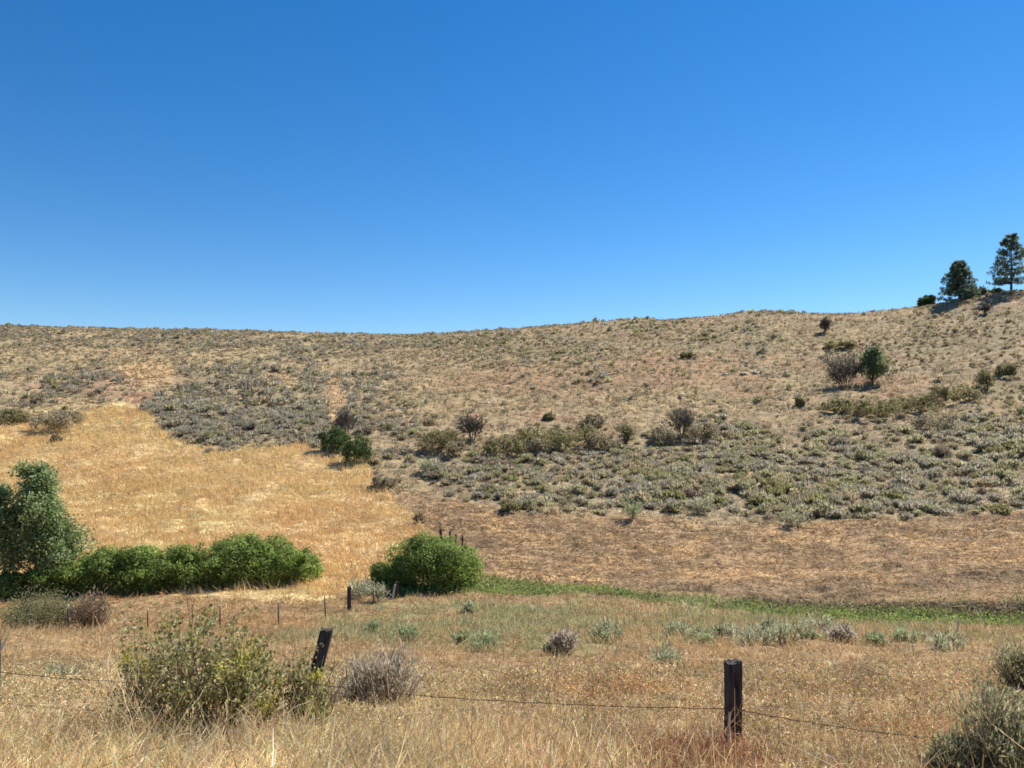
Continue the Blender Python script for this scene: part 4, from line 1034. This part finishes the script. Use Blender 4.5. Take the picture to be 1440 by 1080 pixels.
wire('rusty lower strand of barbed wire half hidden in the dry grass', [wp(-60, 985, 9.75), wp(-6, 988, 9.5), wp(430, 1003, 8.72), wp(1029, 1043, 7.68), wp(1500, 1105, 6.9)])

# ------------------------------------------------------------------ far fence
def steel_post():
    root = empty('steel_fence_post', (0, 0, 0), 'x', 'fence post')
    def boxes(spec):
        b = Buf()
        for (cx, cy, cz, sx, sy, sz) in spec:
            v = np.array([[x, y, z] for z in (-.5, .5) for (x, y) in ((-.5, -.5), (.5, -.5), (.5, .5), (-.5, .5))]) * np.array([sx, sy, sz]) + np.array([cx, cy, cz])
            b.add(v, [[0, 3, 2, 1], [4, 5, 6, 7], [0, 1, 5, 4], [1, 2, 6, 5], [2, 3, 7, 6], [3, 0, 4, 7]], (1, 1, 1))
        return b
    boxes([(0, 0, .48, .046, .008, 1.36), (0, .0215, .48, .008, .034, 1.36)] + [(0, -.007, .12 + .06 * k, .012, .007, .014) for k in range(16)]).build('shaft', STEEL, root)
    boxes([(0, 0, 1.222, .049, .0105, .12), (0, .0225, 1.222, .0105, .0345, .12)]).build('tip', TIPPAINT, root)
    return root
SP = [(97, 850, 23.3, 'steel fence post standing in the dull green shrub'), (208, 855, 27.3, 'pale tipped steel fence post standing clear of the shrubs on orange grass'),
      (309, 851, 28.2, 'pale tipped steel fence post just above the wide twiggy bush'), (392, 845, 30.0, 'steel fence post in dry grass, left of the leaning timber post'),
      (458, 836, 32.0, 'steel fence post just left of the dark wooden post of the far fence'), (524, 826, 35.2, 'steel fence post in front of the big round bush')]
proto = steel_post()
for i, (px, top, Y, lab) in enumerate(SP):
    if i == 0: o = proto
    else:
        o = proto.copy(); C.objects.link(o)
        for ch in proto.children:
            c = ch.copy(); C.objects.link(c); c.parent = o
    o.location = (*on(px, Y)[:2], zy(Y, top) - 1.282); o.rotation_euler = (rp.normal(0, .02), rp.normal(0, .03), rp.normal(0, .2))
    tag(o, lab, 'fence post', 'steel posts of the far fence')
def far_post(px, top, Y, w, lab, tilt=0., mat=None):
    p = on(px, Y); h = zy(Y, top) - p[2]
    wood_post(lab, p, w, w, h, .3, (tilt, 0), 'wooden posts of the far fence', mat=mat, side=5, nz=12)
far_post(491, 825, 33.6, .17, 'dark wooden post of the far fence beside the silvery shrub')
far_post(558, 818, 36.4, .15, 'dark wooden post against the big round bush')
far_post(552, 822, 36.1, .09, 'thin bleached wooden post leaning before the big round bush', .16, GREYWOOD)
for px, top, base, w, tl, lab in ((622, 744, 768, .17, -.12, 'thickest post of the uphill fence, leaning left over the big round bush'), (633, 747, 766, .13, -.02, 'second post of the uphill fence behind the big round bush'),
                         (641, 751, 768, .11, .0, 'third post of the uphill fence behind the big round bush'), (650, 753, 770, .09, .02, 'last thin post of the uphill fence behind the big round bush')):
    p = at(px, base); h = (base - top) * p[1] / F
    wood_post(lab, p, w, w, h, .2, (tl, 0), 'posts of the fence running uphill', side=5, nz=12)

# ------------------------------------------------------------------ dry mustard stalks in the foreground
def stalk_mesh(seed, h):
    rng = np.random.default_rng(seed); b = Buf()
    grow(b, (0, 0, -.03), UP + rng.normal(0, .25, 3), h * .6, .0042, 2, rng, (.64, .50, .29), 3, .45, .12, 5, None, .7, .0026)
    return b
MS = [stalk_mesh(1200 + i, .55 + .12 * i).build('dry_stalk', STRAW) for i in range(6)]
ms_used = set()
rs = np.random.default_rng(1300)
spots = [(rs.uniform(-20, 330), rs.uniform(6.4, 7.9), 0) for _ in range(30)] + [(rs.uniform(330, 720), rs.uniform(6.2, 7.8), 1) for _ in range(16)] + [(rs.uniform(720, 1000), rs.uniform(6.3, 8.4), 2) for _ in range(9)] + [(rs.uniform(1080, 1330), rs.uniform(6.3, 8.6), 2) for _ in range(8)] + [(rs.uniform(1340, 1440), rs.uniform(5.9, 6.6), 3) for _ in range(6)]
SL = {0: ('dry pale branching stalk leaning in the tangle below the wide twiggy bush', 'dry stalks below the wide twiggy bush'), 1: ('dry straw coloured stalk in the grass below the leaning post', 'dry stalks below the leaning post'),
      2: ('dry straw coloured stalk in the open grass around the upright post', 'dry stalks around the upright post'), 3: ('pale bare stalk in front of the bottom right brush', 'pale stalks before the bottom right brush')}
for i, (px, Y, kx) in enumerate(spots):
    v = i % 6
    if v not in ms_used: o = MS[v]; ms_used.add(v)
    else: o = MS[v].copy(); C.objects.link(o)
    o.location = on(px, Y); s = rs.uniform(.9, 1.35) if kx == 0 else rs.uniform(.7, 1.25); o.scale = (s, s, s * rs.uniform(.7, 1.0))
    o.rotation_euler = (rs.normal(0, .3), rs.normal(.15, .4) if kx else rs.normal(.5, .5), rs.uniform(0, 6.28))
    tag(o, SL[kx][0], 'dry stalk', SL[kx][1])

# ------------------------------------------------------------------ pale rocks on the bare slope
def rock_mesh(seed):
    rng = np.random.default_rng(seed); b = Buf(); nu, nv = 9, 6
    th = np.linspace(0, 2 * np.pi, nu, endpoint=False); ph = np.linspace(.05, np.pi - .05, nv)
    d = np.stack([np.outer(np.sin(ph), np.cos(th)), np.outer(np.sin(ph), np.sin(th)), np.outer(np.cos(ph), np.ones(nu))], -1)
    v = d * rng.uniform(.55, 1.25, (nv, nu, 1)) * np.array([.5, .4, .28])
    i = np.arange(nv - 1)[:, None] * nu; j = np.arange(nu)[None]; k = (j + 1) % nu
    b.add(v.reshape(-1, 3), np.stack([i + j, i + nu + j, i + nu + k, i + k], -1).reshape(-1, 4), (1, 1, 1))
    return b
RM = [rock_mesh(1400 + i).build('pale_rock', ROCK) for i in range(3)]
RK = [(1020, 527, 9), (1034, 524, 6), (1046, 526, 10), (1060, 525, 12), (1072, 521, 7), (1078, 517, 9), (1085, 527, 6), (1052, 517, 6), (686, 568, 9), (696, 566, 6), (832, 565, 6), (1008, 528, 5), (1090, 513, 6), (955, 512, 5)]
for i, (bx, by, w) in enumerate(RK):
    o = RM[i] if i < 3 else RM[i % 3].copy()
    if i >= 3: C.objects.link(o)
    p = at(bx, by); o.location = p + np.array([0, 0, .03]); s = 1.2 * w * p[1] / F; o.scale = (s, s * .8, s * (.5 + .08 * (i % 5))); o.rotation_euler = (0, 0, i * 1.3)
    tag(o, 'pale rock lying on the bare brown part of the slope', 'rock', 'pale rocks on the bare slope')

# ------------------------------------------------------------------ sky, sun, camera
EL, AZ = math.radians(50), math.radians(52)
w = bpy.data.worlds.new('World'); scene.world = w; w.use_nodes = True
ns, ln = w.node_tree.nodes, w.node_tree.links
sky = ns.new('ShaderNodeTexSky'); sky.sky_type = 'NISHITA'; sky.sun_disc = False; sky.sun_elevation = EL; sky.sun_rotation = AZ
sky.air_density = 1.0; sky.dust_density = .05; sky.ozone_density = 3.0; sky.altitude = 900
hs = ns.new('ShaderNodeHueSaturation'); hs.inputs['Saturation'].default_value = 1.355; hs.inputs['Hue'].default_value = .503
bg = ns['Background']; bg.inputs[1].default_value = .079
ln.new(sky.outputs[0], hs.inputs['Color']); ln.new(hs.outputs[0], bg.inputs[0])
sl = bpy.data.lights.new('sun', 'SUN'); sl.energy = 5.0; sl.angle = math.radians(.53); sl.color = (1, .95, .87)
so = bpy.data.objects.new('sun', sl); C.objects.link(so)
so.rotation_euler = (math.pi / 2 - EL, 0, math.pi - AZ)

cam = bpy.data.cameras.new('camera'); co = bpy.data.objects.new('camera', cam); C.objects.link(co)
cam.sensor_width = 36; cam.lens = 36 * F / 1440; cam.shift_y = (YH - 540) / 1440; cam.clip_start = .1; cam.clip_end = 5000
co.rotation_euler = (math.pi / 2, 0, 0)
scene.camera = co
scene.cycles.filter_width = 1.65
scene.view_settings.view_transform = 'Standard'; scene.view_settings.look = 'None'; scene.view_settings.gamma = 1; scene.view_settings.exposure = .85
scene.render.resolution_x, scene.render.resolution_y = 1024, 768
